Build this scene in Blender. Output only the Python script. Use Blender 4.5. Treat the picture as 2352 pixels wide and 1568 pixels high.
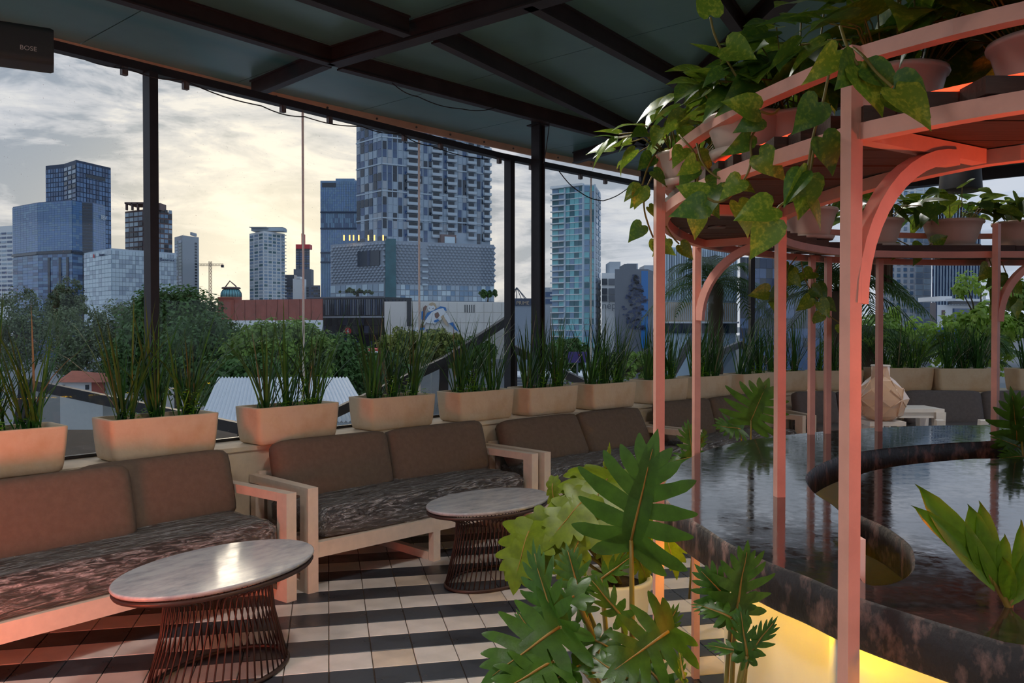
import bpy, bmesh, math, random
from math import sin, cos, pi, radians, sqrt, atan2, hypot
from mathutils import Vector, Matrix, noise
for o in list(bpy.data.objects): bpy.data.objects.remove(o)
S = bpy.context.scene
C = S.collection
random.seed(7)
# ------------------------------------------------------------------ camera
FPX, PIT, EYE = 1919.3, 0.01457, 1.5537
cd = bpy.data.cameras.new('camera'); cam = bpy.data.objects.new('camera', cd); C.objects.link(cam)
cd.sensor_width = 36.0; cd.lens = 36.0 * FPX / 2352.0; cd.clip_start = 0.05; cd.clip_end = 6000
cam.location = (0, 0, EYE); cam.rotation_euler = (pi / 2 - PIT, 0, 0)
S.camera = cam
# ------------------------------------------------------------------ exposure
S.view_settings.view_transform = 'Standard'; S.view_settings.look = 'None'
S.view_settings.gamma = 1.0; S.view_settings.use_curve_mapping = False
S.view_settings.exposure = 0.35
# light-path limits only (speed)
S.cycles.max_bounces = 6; S.cycles.diffuse_bounces = 3; S.cycles.glossy_bounces = 3; S.cycles.transmission_bounces = 3; S.cycles.transparent_max_bounces = 12
S.cycles.caustics_reflective = False; S.cycles.caustics_refractive = False; S.cycles.sample_clamp_indirect = 6.0
S.cycles.use_light_tree = False; S.cycles.use_adaptive_sampling = True; S.cycles.adaptive_threshold = 0.08
# ------------------------------------------------------------------ sky
W = bpy.data.worlds.new('sky'); S.world = W; W.use_nodes = True
def build_sky():
    nt = W.node_tree; N = nt.nodes; L = nt.links; N.clear()
    def nd(t, **k):
        n = N.new(t)
        for a, b in k.items(): setattr(n, a, b)
        return n
    def mth(op, a, b=None, c=None, clamp=False):
        n = nd('ShaderNodeMath', operation=op, use_clamp=clamp)
        for i, v in enumerate((a, b, c)):
            if v is None: continue
            if isinstance(v, (int, float)): n.inputs[i].default_value = v
            else: L.new(v, n.inputs[i])
        return n.outputs[0]
    def mixc(f, a, b, bt='MIX'):
        n = nd('ShaderNodeMix', data_type='RGBA', blend_type=bt)
        for i, v in ((0, f), (6, a), (7, b)):
            if isinstance(v, (int, float)): n.inputs[i].default_value = v
            elif isinstance(v, tuple): n.inputs[i].default_value = v
            else: L.new(v, n.inputs[i])
        return n.outputs[2]
    tc = nd('ShaderNodeTexCoord'); sp = nd('ShaderNodeSeparateXYZ'); L.new(tc.outputs['Generated'], sp.inputs[0])
    x, y, z = sp.outputs
    # nearness to the hidden sun (azimuth -17 deg, low in the west)
    sd = Vector((sin(radians(-16)), cos(radians(-16)), 0.10)).normalized()
    dp = nd('ShaderNodeVectorMath', operation='DOT_PRODUCT'); L.new(tc.outputs['Generated'], dp.inputs[0]); dp.inputs[1].default_value = sd
    near = mth('POWER', mth('MAXIMUM', dp.outputs['Value'], 0.0), 24.0)
    glow = mth('POWER', mth('MAXIMUM', dp.outputs['Value'], 0.0), 90.0)
    wide = mth('POWER', mth('MAXIMUM', dp.outputs['Value'], 0.0), 4.0)
    zc = mth('MAXIMUM', z, 0.0)
    base = mixc(mth('MULTIPLY', zc, 1.6, clamp=True), (0.47, 0.56, 0.70, 1), (0.33, 0.43, 0.60, 1))
    base = mixc(wide, base, (0.60, 0.60, 0.63, 1))
    # streaky clouds, stretched along the horizon and slanting down to the right
    def clouds(sc, rough, seed, dist, stretch):
        mp = nd('ShaderNodeMapping'); L.new(tc.outputs['Generated'], mp.inputs[0])
        mp.inputs['Rotation'].default_value = (0, radians(16), 0)
        mp.inputs['Scale'].default_value = (1.0, 1.0, stretch); mp.inputs['Location'].default_value = (seed, seed * .7, seed * .3)
        n = nd('ShaderNodeTexNoise'); L.new(mp.outputs[0], n.inputs['Vector'])
        n.inputs['Scale'].default_value = sc; n.inputs['Detail'].default_value = 5; n.inputs['Roughness'].default_value = rough; n.inputs['Distortion'].default_value = dist
        return n.outputs[0]
    c1 = clouds(5.5, .62, 3.1, .8, 3.6); c2 = clouds(17.0, .62, 8.3, .5, 3.0)
    cl = mth('ADD', mth('MULTIPLY', c1, .72), mth('MULTIPLY', c2, .28))
    def ramp(v, a, b):
        m = nd('ShaderNodeMapRange'); m.interpolation_type = 'SMOOTHSTEP'
        L.new(v, m.inputs[0]); m.inputs[1].default_value = a; m.inputs[2].default_value = b
        return m.outputs[0]
    lit = ramp(cl, .50, .60); drk = ramp(cl, .52, .42)
    amt = mth('ADD', .3, mth('MULTIPLY', wide, .7))
    col = mixc(mth('MULTIPLY', lit, amt), base, mixc(near, (0.66, 0.68, 0.72, 1), (0.98, 0.90, 0.80, 1)))
    col = mixc(mth('MULTIPLY', drk, amt), col, (0.30, 0.35, 0.42, 1))
    low = ramp(z, .26, .03)
    col = mixc(mth('MULTIPLY', mth('MULTIPLY', near, low), .48), col, (0.98, 0.80, 0.52, 1))
    col = mixc(mth('MULTIPLY', glow, .55), col, (1.5, 1.28, 0.90, 1))
    grd = ramp(z, 0.0, -.06)
    col = mixc(grd, col, (0.16, 0.18, 0.18, 1))
    bg = nd('ShaderNodeBackground'); L.new(col, bg.inputs[0]); bg.inputs[1].default_value = 0.85
    out = nd('ShaderNodeOutputWorld'); L.new(bg.outputs[0], out.inputs[0])
build_sky()
# sun hidden behind the cloud bank, low over the towers
sl = bpy.data.lights.new('sun', 'SUN'); sl.energy = 0.5; sl.angle = radians(22); sl.color = (1, .82, .6)
so = bpy.data.objects.new('sun', sl); C.objects.link(so)
so.rotation_euler = Vector((sin(radians(-16)), cos(radians(-16)), 0.16)).to_track_quat('Z', 'Y').to_euler()

# ------------------------------------------------------------------ pixel -> place helpers (surveying the photograph)
def ray(px, py):
    u = (px - 1176) / FPX; v = (784 - py) / FPX
    return Vector((u, cos(PIT) + v * sin(PIT), -sin(PIT) + v * cos(PIT)))
def G(px, py, z):
    r = ray(px, py); return Vector((0, 0, EYE)) + r * ((z - EYE) / r.z)
def D(px, py, Y):
    r = ray(px, py); return Vector((0, 0, EYE)) + r * (Y / r.y)
def zz(py, Y): return D(1176, py, Y).z
def V(*a): return Vector(a)
# ------------------------------------------------------------------ object helpers
ROOT = {}
def tag(o, label=None, cat=None, group=None, kind=None):
    if label: o['label'] = label
    if cat: o['category'] = cat
    if group: o['group'] = group
    if kind: o['kind'] = kind
    return o
def empty(name, loc, label, cat, group=None, rz=0.0, kind=None):
    o = bpy.data.objects.new(name, None); C.objects.link(o)
    o.location = loc; o.rotation_euler = (0, 0, rz); o.empty_display_size = .05
    ROOT[o.name] = Matrix.Translation(Vector(loc)) @ Matrix.Rotation(rz, 4, 'Z')
    return tag(o, label, cat, group, kind)
def wmat(o): return ROOT.get(o.name, Matrix.Identity(4))
class MB:
    def __init__(s): s.v = []; s.f = []; s.m = []; s.sm = []
    def add(s, vs, fs, mi=0, smooth=False):
        b = len(s.v); s.v += [Vector(p) for p in vs]
        for f in fs: s.f.append([b + i for i in f]); s.m.append(mi); s.sm.append(smooth)
        return s
    def obox(s, c, ax, ay, az, mi=0):      # half axes
        c = Vector(c); ax = Vector(ax); ay = Vector(ay); az = Vector(az)
        vs = [c + ax * i + ay * j + az * k for k in (-1, 1) for j in (-1, 1) for i in (-1, 1)]
        return s.add(vs, [(0, 2, 3, 1), (4, 5, 7, 6), (0, 1, 5, 4), (2, 6, 7, 3), (0, 4, 6, 2), (1, 3, 7, 5)], mi)
    def box(s, c, d, rz=0.0, mi=0):
        c_, s_ = cos(rz), sin(rz)
        return s.obox(c, (c_ * d[0] / 2, s_ * d[0] / 2, 0), (-s_ * d[1] / 2, c_ * d[1] / 2, 0), (0, 0, d[2] / 2), mi)
    def bar(s, a, b, w, h, up=(0, 0, 1), mi=0):
        a = Vector(a); b = Vector(b); d = (b - a); l = d.length; d.normalize()
        x = d.cross(Vector(up))
        if x.length < 1e-4: x = d.cross(Vector((1, 0, 0)))
        x.normalize(); u = x.cross(d)
        return s.obox((a + b) / 2, x * w / 2, d * l / 2, u * h / 2, mi)
    def tube(s, pts, r, n=8, mi=0, caps=True, smooth=True):
        pts = [Vector(p) for p in pts]; k = len(pts); vs = []; rr = r if isinstance(r, (list, tuple)) else [r] * k
        prev = None
        for i, p in enumerate(pts):
            d = (pts[min(i + 1, k - 1)] - pts[max(i - 1, 0)]).normalized()
            if prev is None:
                x = d.cross(Vector((0, 0, 1)))
                if x.length < 1e-3: x = d.cross(Vector((1, 0, 0)))
            else: x = prev - d * prev.dot(d)
            x.normalize(); prev = x; y = d.cross(x)
            for j in range(n):
                a = 2 * pi * j / n; vs.append(p + (x * cos(a) + y * sin(a)) * rr[i])
        fs = [(i * n + j, i * n + (j + 1) % n, (i + 1) * n + (j + 1) % n, (i + 1) * n + j) for i in range(k - 1) for j in range(n)]
        s.add(vs, fs, mi, smooth)
        if caps:
            b = len(s.v) - k * n
            s.f.append([b + j for j in reversed(range(n))]); s.f.append([b + (k - 1) * n + j for j in range(n)])
            s.m += [mi, mi]; s.sm += [False, False]
        return s
    def sweep(s, pts, w, h, closed=False, mi=0):   # rectangular section along a horizontal path
        pts = [Vector(p) for p in pts]; k = len(pts); vs = []
        for i in range(k):
            if closed: d = pts[(i + 1) % k] - pts[i - 1]
            else: d = pts[min(i + 1, k - 1)] - pts[max(i - 1, 0)]
            d.z = 0; d.normalize(); x = Vector((d.y, -d.x, 0))
            for (a, b) in ((-1, -1), (1, -1), (1, 1), (-1, 1)): vs.append(pts[i] + x * a * w / 2 + Vector((0, 0, b * h / 2)))
        m = k if closed else k - 1
        fs = [(i * 4 + j, i * 4 + (j + 1) % 4, ((i + 1) % k) * 4 + (j + 1) % 4, ((i + 1) % k) * 4 + j) for i in range(m) for j in range(4)]
        if not closed: fs += [(3, 2, 1, 0), tuple((k - 1) * 4 + j for j in range(4))]
        return s.add(vs, fs, mi)
    def prism(s, poly, z0, z1, mi=0, mside=None):
        k = len(poly); vs = [V(p[0], p[1], z0) for p in poly] + [V(p[0], p[1], z1) for p in poly]
        s.add(vs, [tuple(reversed(range(k))), tuple(range(k, 2 * k))], mi)
        b = len(s.v) - 2 * k
        for i in range(k):
            j = (i + 1) % k; s.f.append([b + i, b + j, b + k + j, b + k + i]); s.m.append(mi if mside is None else mside); s.sm.append(False)
        return s
    def lathe(s, prof, n=24, mi=0, c=(0, 0, 0), smooth=True, sx=1.0, sy=1.0, rot=0.0):
        c = Vector(c); vs = []
        for (r, z) in prof:
            for j in range(n):
                a = 2 * pi * j / n; x, y = r * cos(a) * sx, r * sin(a) * sy
                vs.append(c + V(x * cos(rot) - y * sin(rot), x * sin(rot) + y * cos(rot), z))
        k = len(prof)
        fs = [(i * n + j, i * n + (j + 1) % n, (i + 1) * n + (j + 1) % n, (i + 1) * n + j) for i in range(k - 1) for j in range(n)]
        fs += [tuple(reversed(range(n))), tuple((k - 1) * n + j for j in range(n))]
        s.add(vs, fs, mi, smooth); s.sm[-1] = False; s.sm[-2] = False
        return s
    def mesh(s, name, mats, M=None):
        me = bpy.data.meshes.new(name)
        vs = s.v if M is None else [M @ p for p in s.v]
        me.from_pydata([tuple(p) for p in vs], [], s.f)
        for m in (mats if isinstance(mats, (list, tuple)) else [mats]): me.materials.append(m)
        me.polygons.foreach_set('material_index', s.m); me.polygons.foreach_set('use_smooth', s.sm)
        me.update(); return me
    def build(s, name, mats, parent=None, world=False, label=None, cat=None, group=None, kind=None, base=None):
        if parent is not None:
            M = wmat(parent).inverted() if world else None
            o = bpy.data.objects.new(name, s.mesh(name, mats, M)); C.objects.link(o); o.parent = parent
            ROOT[o.name] = wmat(parent)
        else:
            if base is None:
                xs = [p.x for p in s.v]; ys = [p.y for p in s.v]; zs = [p.z for p in s.v]
                base = V((min(xs) + max(xs)) / 2, (min(ys) + max(ys)) / 2, min(zs))
            o = bpy.data.objects.new(name, s.mesh(name, mats, Matrix.Translation(-base))); C.objects.link(o); o.location = base
            ROOT[o.name] = Matrix.Translation(base)
        return tag(o, label, cat, group, kind)
def inst(name, me, parent, M, world=True, label=None):
    o = bpy.data.objects.new(name, me); C.objects.link(o); o.parent = parent
    o.matrix_local = (wmat(parent).inverted() @ M) if world else M
    ROOT[o.name] = M if world else wmat(parent) @ M
    if label: o['label'] = label
    return o
def text(name, body, size, m, parent, M, depth=0.0, align='CENTER'):
    cu = bpy.data.curves.new(name, 'FONT'); cu.body = body; cu.size = size; cu.extrude = depth; cu.align_x = align; cu.align_y = 'CENTER'
    tmp = bpy.data.objects.new(name, cu); C.objects.link(tmp); bpy.context.view_layer.update()
    me = bpy.data.meshes.new_from_object(tmp.evaluated_get(bpy.context.evaluated_depsgraph_get())); bpy.data.objects.remove(tmp)
    me.materials.clear(); me.materials.append(m); o = bpy.data.objects.new(name, me); C.objects.link(o); o.parent = parent
    o.matrix_local = wmat(parent).inverted() @ M
    return o
def frame_mat(o, xdir, up=(0, 0, 1)):       # text facing: local x = xdir, local y = up
    x = Vector(xdir).normalized(); y = Vector(up); y = (y - x * y.dot(x)).normalized(); z = x.cross(y)
    return Matrix(((x.x, y.x, z.x, o[0]), (x.y, y.y, z.y, o[1]), (x.z, y.z, z.z, o[2]), (0, 0, 0, 1)))
# ------------------------------------------------------------------ materials
def mat(name, col, rough=.5, metal=0.0, spec=.5, var=0.0, vs=6.0, bump=0.0, bs=60.0, stretch=None, col2=None, lo=.35, hi=.65, rvar=0.0, coat=0.0, trans=0.0, emit=None, es=0.0, detail=5):
    m = bpy.data.materials.new(name); m.use_nodes = True; nt = m.node_tree; b = nt.nodes['Principled BSDF']; L = nt.links
    b.inputs['Roughness'].default_value = rough; b.inputs['Metallic'].default_value = metal; b.inputs['Specular IOR Level'].default_value = spec
    b.inputs['Base Color'].default_value = (*col, 1)
    if coat: b.inputs['Coat Weight'].default_value = coat; b.inputs['Coat Roughness'].default_value = .08
    if emit: b.inputs['Emission Color'].default_value = (*emit, 1); b.inputs['Emission Strength'].default_value = es
    if var or bump or col2 or rvar:
        tc = nt.nodes.new('ShaderNodeTexCoord'); mp = nt.nodes.new('ShaderNodeMapping'); L.new(tc.outputs['Object'], mp.inputs[0])
        if stretch: mp.inputs['Scale'].default_value = stretch
    if var or col2 or rvar:
        n = nt.nodes.new('ShaderNodeTexNoise'); n.inputs['Scale'].default_value = vs; n.inputs['Detail'].default_value = detail; n.inputs['Roughness'].default_value = .6
        L.new(mp.outputs[0], n.inputs['Vector'])
        r = nt.nodes.new('ShaderNodeMapRange'); r.inputs[1].default_value = lo; r.inputs[2].default_value = hi; L.new(n.outputs[0], r.inputs[0])
        if var or col2:
            mx = nt.nodes.new('ShaderNodeMix'); mx.data_type = 'RGBA'; L.new(r.outputs[0], mx.inputs[0])
            a = col; c2 = col2 if col2 else tuple(min(1, c * (1 + var)) for c in col)
            if not col2: a = tuple(c * (1 - var) for c in col)
            mx.inputs[6].default_value = (*a, 1); mx.inputs[7].default_value = (*c2, 1); L.new(mx.outputs[2], b.inputs['Base Color'])
        if rvar:
            q = nt.nodes.new('ShaderNodeMapRange'); L.new(r.outputs[0], q.inputs[0]); q.inputs[3].default_value = rough; q.inputs[4].default_value = rough + rvar; L.new(q.outputs[0], b.inputs['Roughness'])
    if bump:
        n2 = nt.nodes.new('ShaderNodeTexNoise'); n2.inputs['Scale'].default_value = bs; n2.inputs['Detail'].default_value = 4; L.new(mp.outputs[0], n2.inputs['Vector'])
        bp = nt.nodes.new('ShaderNodeBump'); bp.inputs['Strength'].default_value = bump; bp.inputs['Distance'].default_value = .01; L.new(n2.outputs[0], bp.inputs['Height']); L.new(bp.outputs[0], b.inputs['Normal'])
    if trans:   # thin leaf: part of the light passes through
        t = nt.nodes.new('ShaderNodeBsdfTranslucent'); t.inputs[0].default_value = (*[min(1, c * 1.6) for c in col], 1)
        if (var or col2): L.new(mx.outputs[2], t.inputs[0])
        ms = nt.nodes.new('ShaderNodeMixShader'); ms.inputs[0].default_value = trans; L.new(b.outputs[0], ms.inputs[1]); L.new(t.outputs[0], ms.inputs[2])
        L.new(ms.outputs[0], nt.nodes['Material Output'].inputs[0])
    return m
def srgb(r, g, b):
    f = lambda c: (c / 255 / 12.92) if c / 255 <= .04045 else ((c / 255 + .055) / 1.055) ** 2.4
    return (f(r), f(g), f(b))
def glass_mat(name, tint, refl, dirt):
    m = bpy.data.materials.new(name); m.use_nodes = True; nt = m.node_tree; L = nt.links; nt.nodes.clear()
    out = nt.nodes.new('ShaderNodeOutputMaterial'); tr = nt.nodes.new('ShaderNodeBsdfTransparent'); tr.inputs[0].default_value = (*tint, 1)
    gl = nt.nodes.new('ShaderNodeBsdfGlossy'); gl.inputs['Roughness'].default_value = .02
    lw = nt.nodes.new('ShaderNodeLayerWeight'); lw.inputs[0].default_value = .5
    pw = nt.nodes.new('ShaderNodeMath'); pw.operation = 'POWER'; pw.inputs[1].default_value = 5; L.new(lw.outputs['Facing'], pw.inputs[0])
    fr = nt.nodes.new('ShaderNodeMath'); fr.operation = 'MULTIPLY_ADD'; fr.inputs[1].default_value = .7; fr.inputs[2].default_value = refl; L.new(pw.outputs[0], fr.inputs[0])
    mx = nt.nodes.new('ShaderNodeMixShader'); L.new(fr.outputs[0], mx.inputs[0]); L.new(tr.outputs[0], mx.inputs[1]); L.new(gl.outputs[0], mx.inputs[2])
    tc = nt.nodes.new('ShaderNodeTexCoord'); n = nt.nodes.new('ShaderNodeTexNoise'); n.inputs['Scale'].default_value = 90; n.inputs['Detail'].default_value = 2; L.new(tc.outputs['Object'], n.inputs['Vector'])
    r = nt.nodes.new('ShaderNodeMapRange'); r.inputs[1].default_value = .72; r.inputs[2].default_value = .80; r.inputs[4].default_value = dirt; L.new(n.outputs[0], r.inputs[0])
    df = nt.nodes.new('ShaderNodeBsdfDiffuse'); df.inputs[0].default_value = (.8, .8, .78, 1)
    m2 = nt.nodes.new('ShaderNodeMixShader'); L.new(r.outputs[0], m2.inputs[0]); L.new(mx.outputs[0], m2.inputs[1]); L.new(df.outputs[0], m2.inputs[2]); L.new(m2.outputs[0], out.inputs[0])
    return m
def film_mat(name):
    m = bpy.data.materials.new(name); m.use_nodes = True; nt = m.node_tree; L = nt.links; nt.nodes.clear()
    out = nt.nodes.new('ShaderNodeOutputMaterial'); tr = nt.nodes.new('ShaderNodeBsdfTransparent'); tr.inputs[0].default_value = (.97, .97, .97, 1)
    gl = nt.nodes.new('ShaderNodeBsdfGlossy'); gl.inputs['Roughness'].default_value = .22
    df = nt.nodes.new('ShaderNodeBsdfDiffuse'); df.inputs[0].default_value = (.66, .63, .62, 1)
    tc = nt.nodes.new('ShaderNodeTexCoord'); mp = nt.nodes.new('ShaderNodeMapping'); mp.vector_type = 'TEXTURE'; mp.inputs['Scale'].default_value = (.55, .045, .09); mp.inputs['Rotation'].default_value = (0, 0, .86); L.new(tc.outputs['Object'], mp.inputs[0])
    n = nt.nodes.new('ShaderNodeTexNoise'); n.inputs['Scale'].default_value = 5; n.inputs['Detail'].default_value = 7; n.inputs['Roughness'].default_value = .72; n.inputs['Distortion'].default_value = .8; L.new(mp.outputs[0], n.inputs['Vector'])
    bp = nt.nodes.new('ShaderNodeBump'); bp.inputs['Strength'].default_value = 1.0; bp.inputs['Distance'].default_value = .035; L.new(n.outputs[0], bp.inputs['Height']); L.new(bp.outputs[0], gl.inputs['Normal'])
    r = nt.nodes.new('ShaderNodeMapRange'); r.inputs[1].default_value = .47; r.inputs[2].default_value = .66; r.inputs[3].default_value = .03; r.inputs[4].default_value = .62; L.new(n.outputs[0], r.inputs[0])  # whitish diffuse streaks paint in highlights along the film's wrinkles
    lw = nt.nodes.new('ShaderNodeLayerWeight'); lw.inputs[0].default_value = .34; L.new(bp.outputs[0], lw.inputs['Normal'])
    m1 = nt.nodes.new('ShaderNodeMixShader'); L.new(lw.outputs['Fresnel'], m1.inputs[0]); L.new(tr.outputs[0], m1.inputs[1]); L.new(gl.outputs[0], m1.inputs[2])
    m2 = nt.nodes.new('ShaderNodeMixShader'); L.new(r.outputs[0], m2.inputs[0]); L.new(m1.outputs[0], m2.inputs[1]); L.new(df.outputs[0], m2.inputs[2]); L.new(m2.outputs[0], out.inputs[0])
    return m
M_ = {}
M_['tile_w'] = mat('tile_cream', srgb(212, 202, 194), .27, var=.10, vs=7, rvar=.2, bump=.05, bs=30)
M_['tile_w2'] = mat('tile_cream_stained', srgb(204, 186, 168), .3, var=.16, vs=5, rvar=.2, bump=.05, bs=30)
M_['tile_b'] = mat('tile_slate', srgb(52, 55, 61), .25, var=.25, vs=5, rvar=.22, bump=.06, bs=26)
M_['grout'] = mat('grout', srgb(96, 76, 60), .85, var=.2)
M_['ledge'] = mat('ledge_plaster', srgb(214, 196, 170), .7, var=.10, vs=5, bump=.15, bs=40)
M_['steel'] = mat('dark_steel', srgb(46, 44, 46), .45, metal=.3, var=.15, vs=9)
M_['beam'] = mat('beam_steel', srgb(58, 50, 50), .5, metal=.2, var=.2, vs=5)
M_['ceil'] = mat('ceiling_green', srgb(96, 142, 138), .32, var=.12, vs=1.3, bump=.03, bs=18)
M_['fascia'] = mat('fascia_tan', srgb(226, 190, 164), .6, var=.08)
M_['frame'] = mat('white_painted_wood', srgb(226, 206, 186), .5, var=.06, vs=12, bump=.04, bs=50)
M_['cloth'] = mat('taupe_fabric', srgb(108, 92, 80), .9, var=.08, vs=30, bump=.25, bs=420, spec=.2)
M_['cloth2'] = mat('grey_fabric', srgb(108, 100, 98), .9, var=.08, vs=30, bump=.25, bs=420, spec=.2)
M_['film'] = film_mat('cling_film')
M_['terra'] = mat('aged_plaster_planter', srgb(216, 192, 160), .8, col2=srgb(196, 158, 118), vs=4.5, lo=.45, hi=.8, bump=.2, bs=40)
M_['soil'] = mat('soil', srgb(52, 38, 28), .95, var=.4, vs=40, bump=.8, bs=70)
M_['blade'] = mat('blade_green', srgb(66, 114, 46), .42, var=.35, vs=3.5, trans=.25)
M_['blade2'] = mat('blade_dark', srgb(46, 86, 40), .42, var=.3, vs=3.5, trans=.2)
M_['dry'] = mat('dry_blade', srgb(128, 124, 92), .6, trans=.2)
M_['weed'] = mat('weed_green', srgb(132, 186, 46), .5, var=.2, vs=12, trans=.45)
M_['marble'] = mat('grey_marble', srgb(186, 186, 188), .12, col2=srgb(138, 142, 150), vs=7, lo=.42, hi=.72, stretch=(1, 2.2, 1), rvar=.12, detail=9)
M_['wire'] = mat('bronze_wire', srgb(72, 54, 48), .45, metal=.5)
M_['granite'] = mat('dark_granite', srgb(52, 50, 48), .03, col2=srgb(28, 27, 27), vs=34, rvar=.10, bump=.03, bs=14, spec=.75, detail=9)
M_['granite'].node_tree.nodes['Principled BSDF'].inputs['IOR'].default_value = 2.4
M_['rim'] = mat('granite_rough_edge', srgb(44, 36, 34), .5, col2=srgb(150, 112, 100), vs=20, lo=.5, hi=.72, bump=.4, bs=50, stretch=(1, 1, .6), detail=9)
M_['white'] = mat('white_enamel', srgb(236, 230, 222), .6, var=.03)
M_['pink'] = mat('salmon_paint', srgb(232, 166, 146), .45, var=.07, vs=10, bump=.05, bs=60)
M_['plank'] = mat('dark_stained_plank', srgb(68, 46, 36), .6, var=.3, vs=6, stretch=(1, 14, 6), bump=.2, bs=20)
M_['pot'] = mat('pale_plastic_pot', srgb(222, 196, 178), .45, var=.06, vs=5)
M_['pothos'] = mat('pothos_leaf', srgb(108, 138, 40), .34, col2=srgb(176, 184, 64), vs=9, lo=.5, hi=.72, trans=.3, spec=.5)
M_['pothos2'] = mat('pothos_leaf_dark', srgb(76, 112, 40), .34, col2=srgb(132, 156, 50), vs=9, lo=.5, hi=.75, trans=.25)
M_['stem'] = mat('plant_stem', srgb(128, 110, 44), .5, var=.2)
M_['philo'] = mat('philodendron_leaf', srgb(70, 108, 32), .36, var=.22, vs=5, trans=.32, bump=.06, bs=30)
M_['philo2'] = mat('monstera_leaf', srgb(120, 140, 18), .42, var=.2, vs=5, trans=.4)
M_['cycad'] = mat('cycad_leaf', srgb(112, 146, 26), .36, var=.15, vs=8, trans=.35)
M_['vein'] = mat('leaf_midrib', srgb(150, 116, 46), .5)
M_['black'] = mat('black_plastic', srgb(34, 34, 36), .5, var=.1, vs=200)
M_['spk'] = mat('speaker_grille', srgb(58, 57, 56), .6, bump=.3, bs=700)
M_['cap'] = mat('print_pale', srgb(214, 200, 186), .5)
M_['lampshell'] = mat('pearl_lamp_shell', srgb(226, 188, 158), .18, var=.06, coat=.6)
M_['glass'] = glass_mat('pane_glass', (.97, .98, .98), .015, .5)
M_['joint'] = mat('glass_joint', srgb(244, 238, 226), .4, trans=.5)
M_['clip'] = mat('clip_steel', srgb(118, 112, 108), .4, metal=.6)
# ================================================================== STRUCTURE
# ---- tiled floor
TY, TX0, TY0, TS = 0.21612, -0.01636, 26.323, 0.2
def tile_pt(c, r): 
    X, Y = (c + TX0) * TS, (-r + TY0) * TS
    return V(cos(TY) * X - sin(TY) * Y, sin(TY) * X + cos(TY) * Y, 0)
fl = MB(); fl.box((0.5, 3.5, -.06), (19, 19, .1)); floor = fl.build('floor', M_['grout'], kind='structure', label='striped black and cream tiled terrace floor', base=V(0.5, 3.5, -.11))
def tile_mesh(nm, m):
    b = MB(); g = TS / 2 - .0022; e = .0025
    vs = [(-g, -g, -.012), (g, -g, -.012), (g, g, -.012), (-g, g, -.012), (-g, -g, -.002), (g, -g, -.002), (g, g, -.002), (-g, g, -.002),
          (-g + e, -g + e, 0), (g - e, -g + e, 0), (g - e, g - e, 0), (-g + e, g - e, 0)]
    b.add(vs, [(0, 1, 5, 4), (1, 2, 6, 5), (2, 3, 7, 6), (3, 0, 4, 7), (4, 5, 9, 8), (5, 6, 10, 9), (6, 7, 11, 10), (7, 4, 8, 11), (8, 9, 10, 11)])
    return b
TM = {k: tile_mesh(k, None).mesh('floor_tile_' + k, M_[k]) for k in ('tile_w', 'tile_w2', 'tile_b')}
tl = []
for r in range(-26, 46):
    for c in range(-46, 46):
        p = tile_pt(c + .5, r + .5)
        if p.x < -8.5 or p.x > 9.5 or p.y < -5 or p.y > 12.5: continue
        d = p.y; area = 0
        if d > .8:
            x = 1176 + FPX * p.x / d; y = 756 + FPX * EYE / d
            if -90 < x < 2440 and y < 1660 and d < 9: area = 1 / d ** 3
            # hidden below the bar or behind the planted ledge
            if x > 1960 or (x > 1640 and y > 1000) or (y < 1140 and x < 1180): area *= .02
        tl.append((area, c, r, p))
tl.sort(key=lambda t: -t[0])
rest = MB(); TMB = {k: tile_mesh(k, None) for k in ('w', 'b')}
for i, (a, c, r, p) in enumerate(tl):
    w = (r % 2 == 0)
    M = Matrix.Translation(p) @ Matrix.Rotation(TY, 4, 'Z')
    if i < 300 and a > 0:
        o = inst('tile', TM[('tile_w2' if random.random() < .14 else 'tile_w') if w else 'tile_b'], floor, M @ Matrix.Rotation(random.choice((0, pi)), 4, 'Z') @ Matrix.Translation((0, 0, random.uniform(-.0006, .0006))))
    else:
        src = TMB['w']; rest.add([M @ v for v in src.v], src.f, 0 if w else 1)
rest.build('tile_field', [M_['tile_w'], M_['tile_b']], floor, world=True, kind='stuff')
# ---- parapet wall with deep ledge under the windows
LF = [(-5.23, .98), (-2.45, 4.47), (-1.86, 5.23), (-.34, 6.75), (.59, 7.63), (1.24, 8.25), (2.47, 9.35), (3.4, 9.98), (4.5, 10.02), (6.6, 9.86), (9.2, 9.6)]
LB = [(-5.4, 1.55), (-2.68, 4.88), (-2.05, 5.66), (-.22, 7.9), (.58, 8.66), (1.35, 9.42), (2.6, 10.65), (3.2, 11.15), (4.6, 11.4), (6.7, 10.6), (9.2, 10.3)]
def strip_solid(Fp, Bp, z0, z1):
    b = MB(); k = len(Fp)
    vs = []
    for f_, b_ in zip(Fp, Bp): vs += [(f_[0], f_[1], z0), (b_[0], b_[1], z0), (b_[0], b_[1], z1), (f_[0], f_[1], z1)]
    fs = [(i * 4 + j, (i + 1) * 4 + j, (i + 1) * 4 + (j + 1) % 4, i * 4 + (j + 1) % 4) for i in range(k - 1) for j in range(4)] + [(0, 1, 2, 3), tuple(reversed(range(4 * k - 4, 4 * k)))]
    return b.add(vs, fs)
wall = strip_solid(LF, LB, 0.0, .772).build('wall_left', M_['ledge'], kind='structure', label='low cream parapet wall behind the sofas')
def off(P, d):
    out = []
    for i, p in enumerate(P):
        a = P[max(i - 1, 0)]; b = P[min(i + 1, len(P) - 1)]; t = V(b[0] - a[0], b[1] - a[1], 0).normalized()
        out.append((p[0] + t.y * d, p[1] - t.x * d))
    return out
strip_solid(off(LF, .015), LB, .772, .80).build('ledge_cap', M_['ledge'], wall, world=True)
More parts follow.
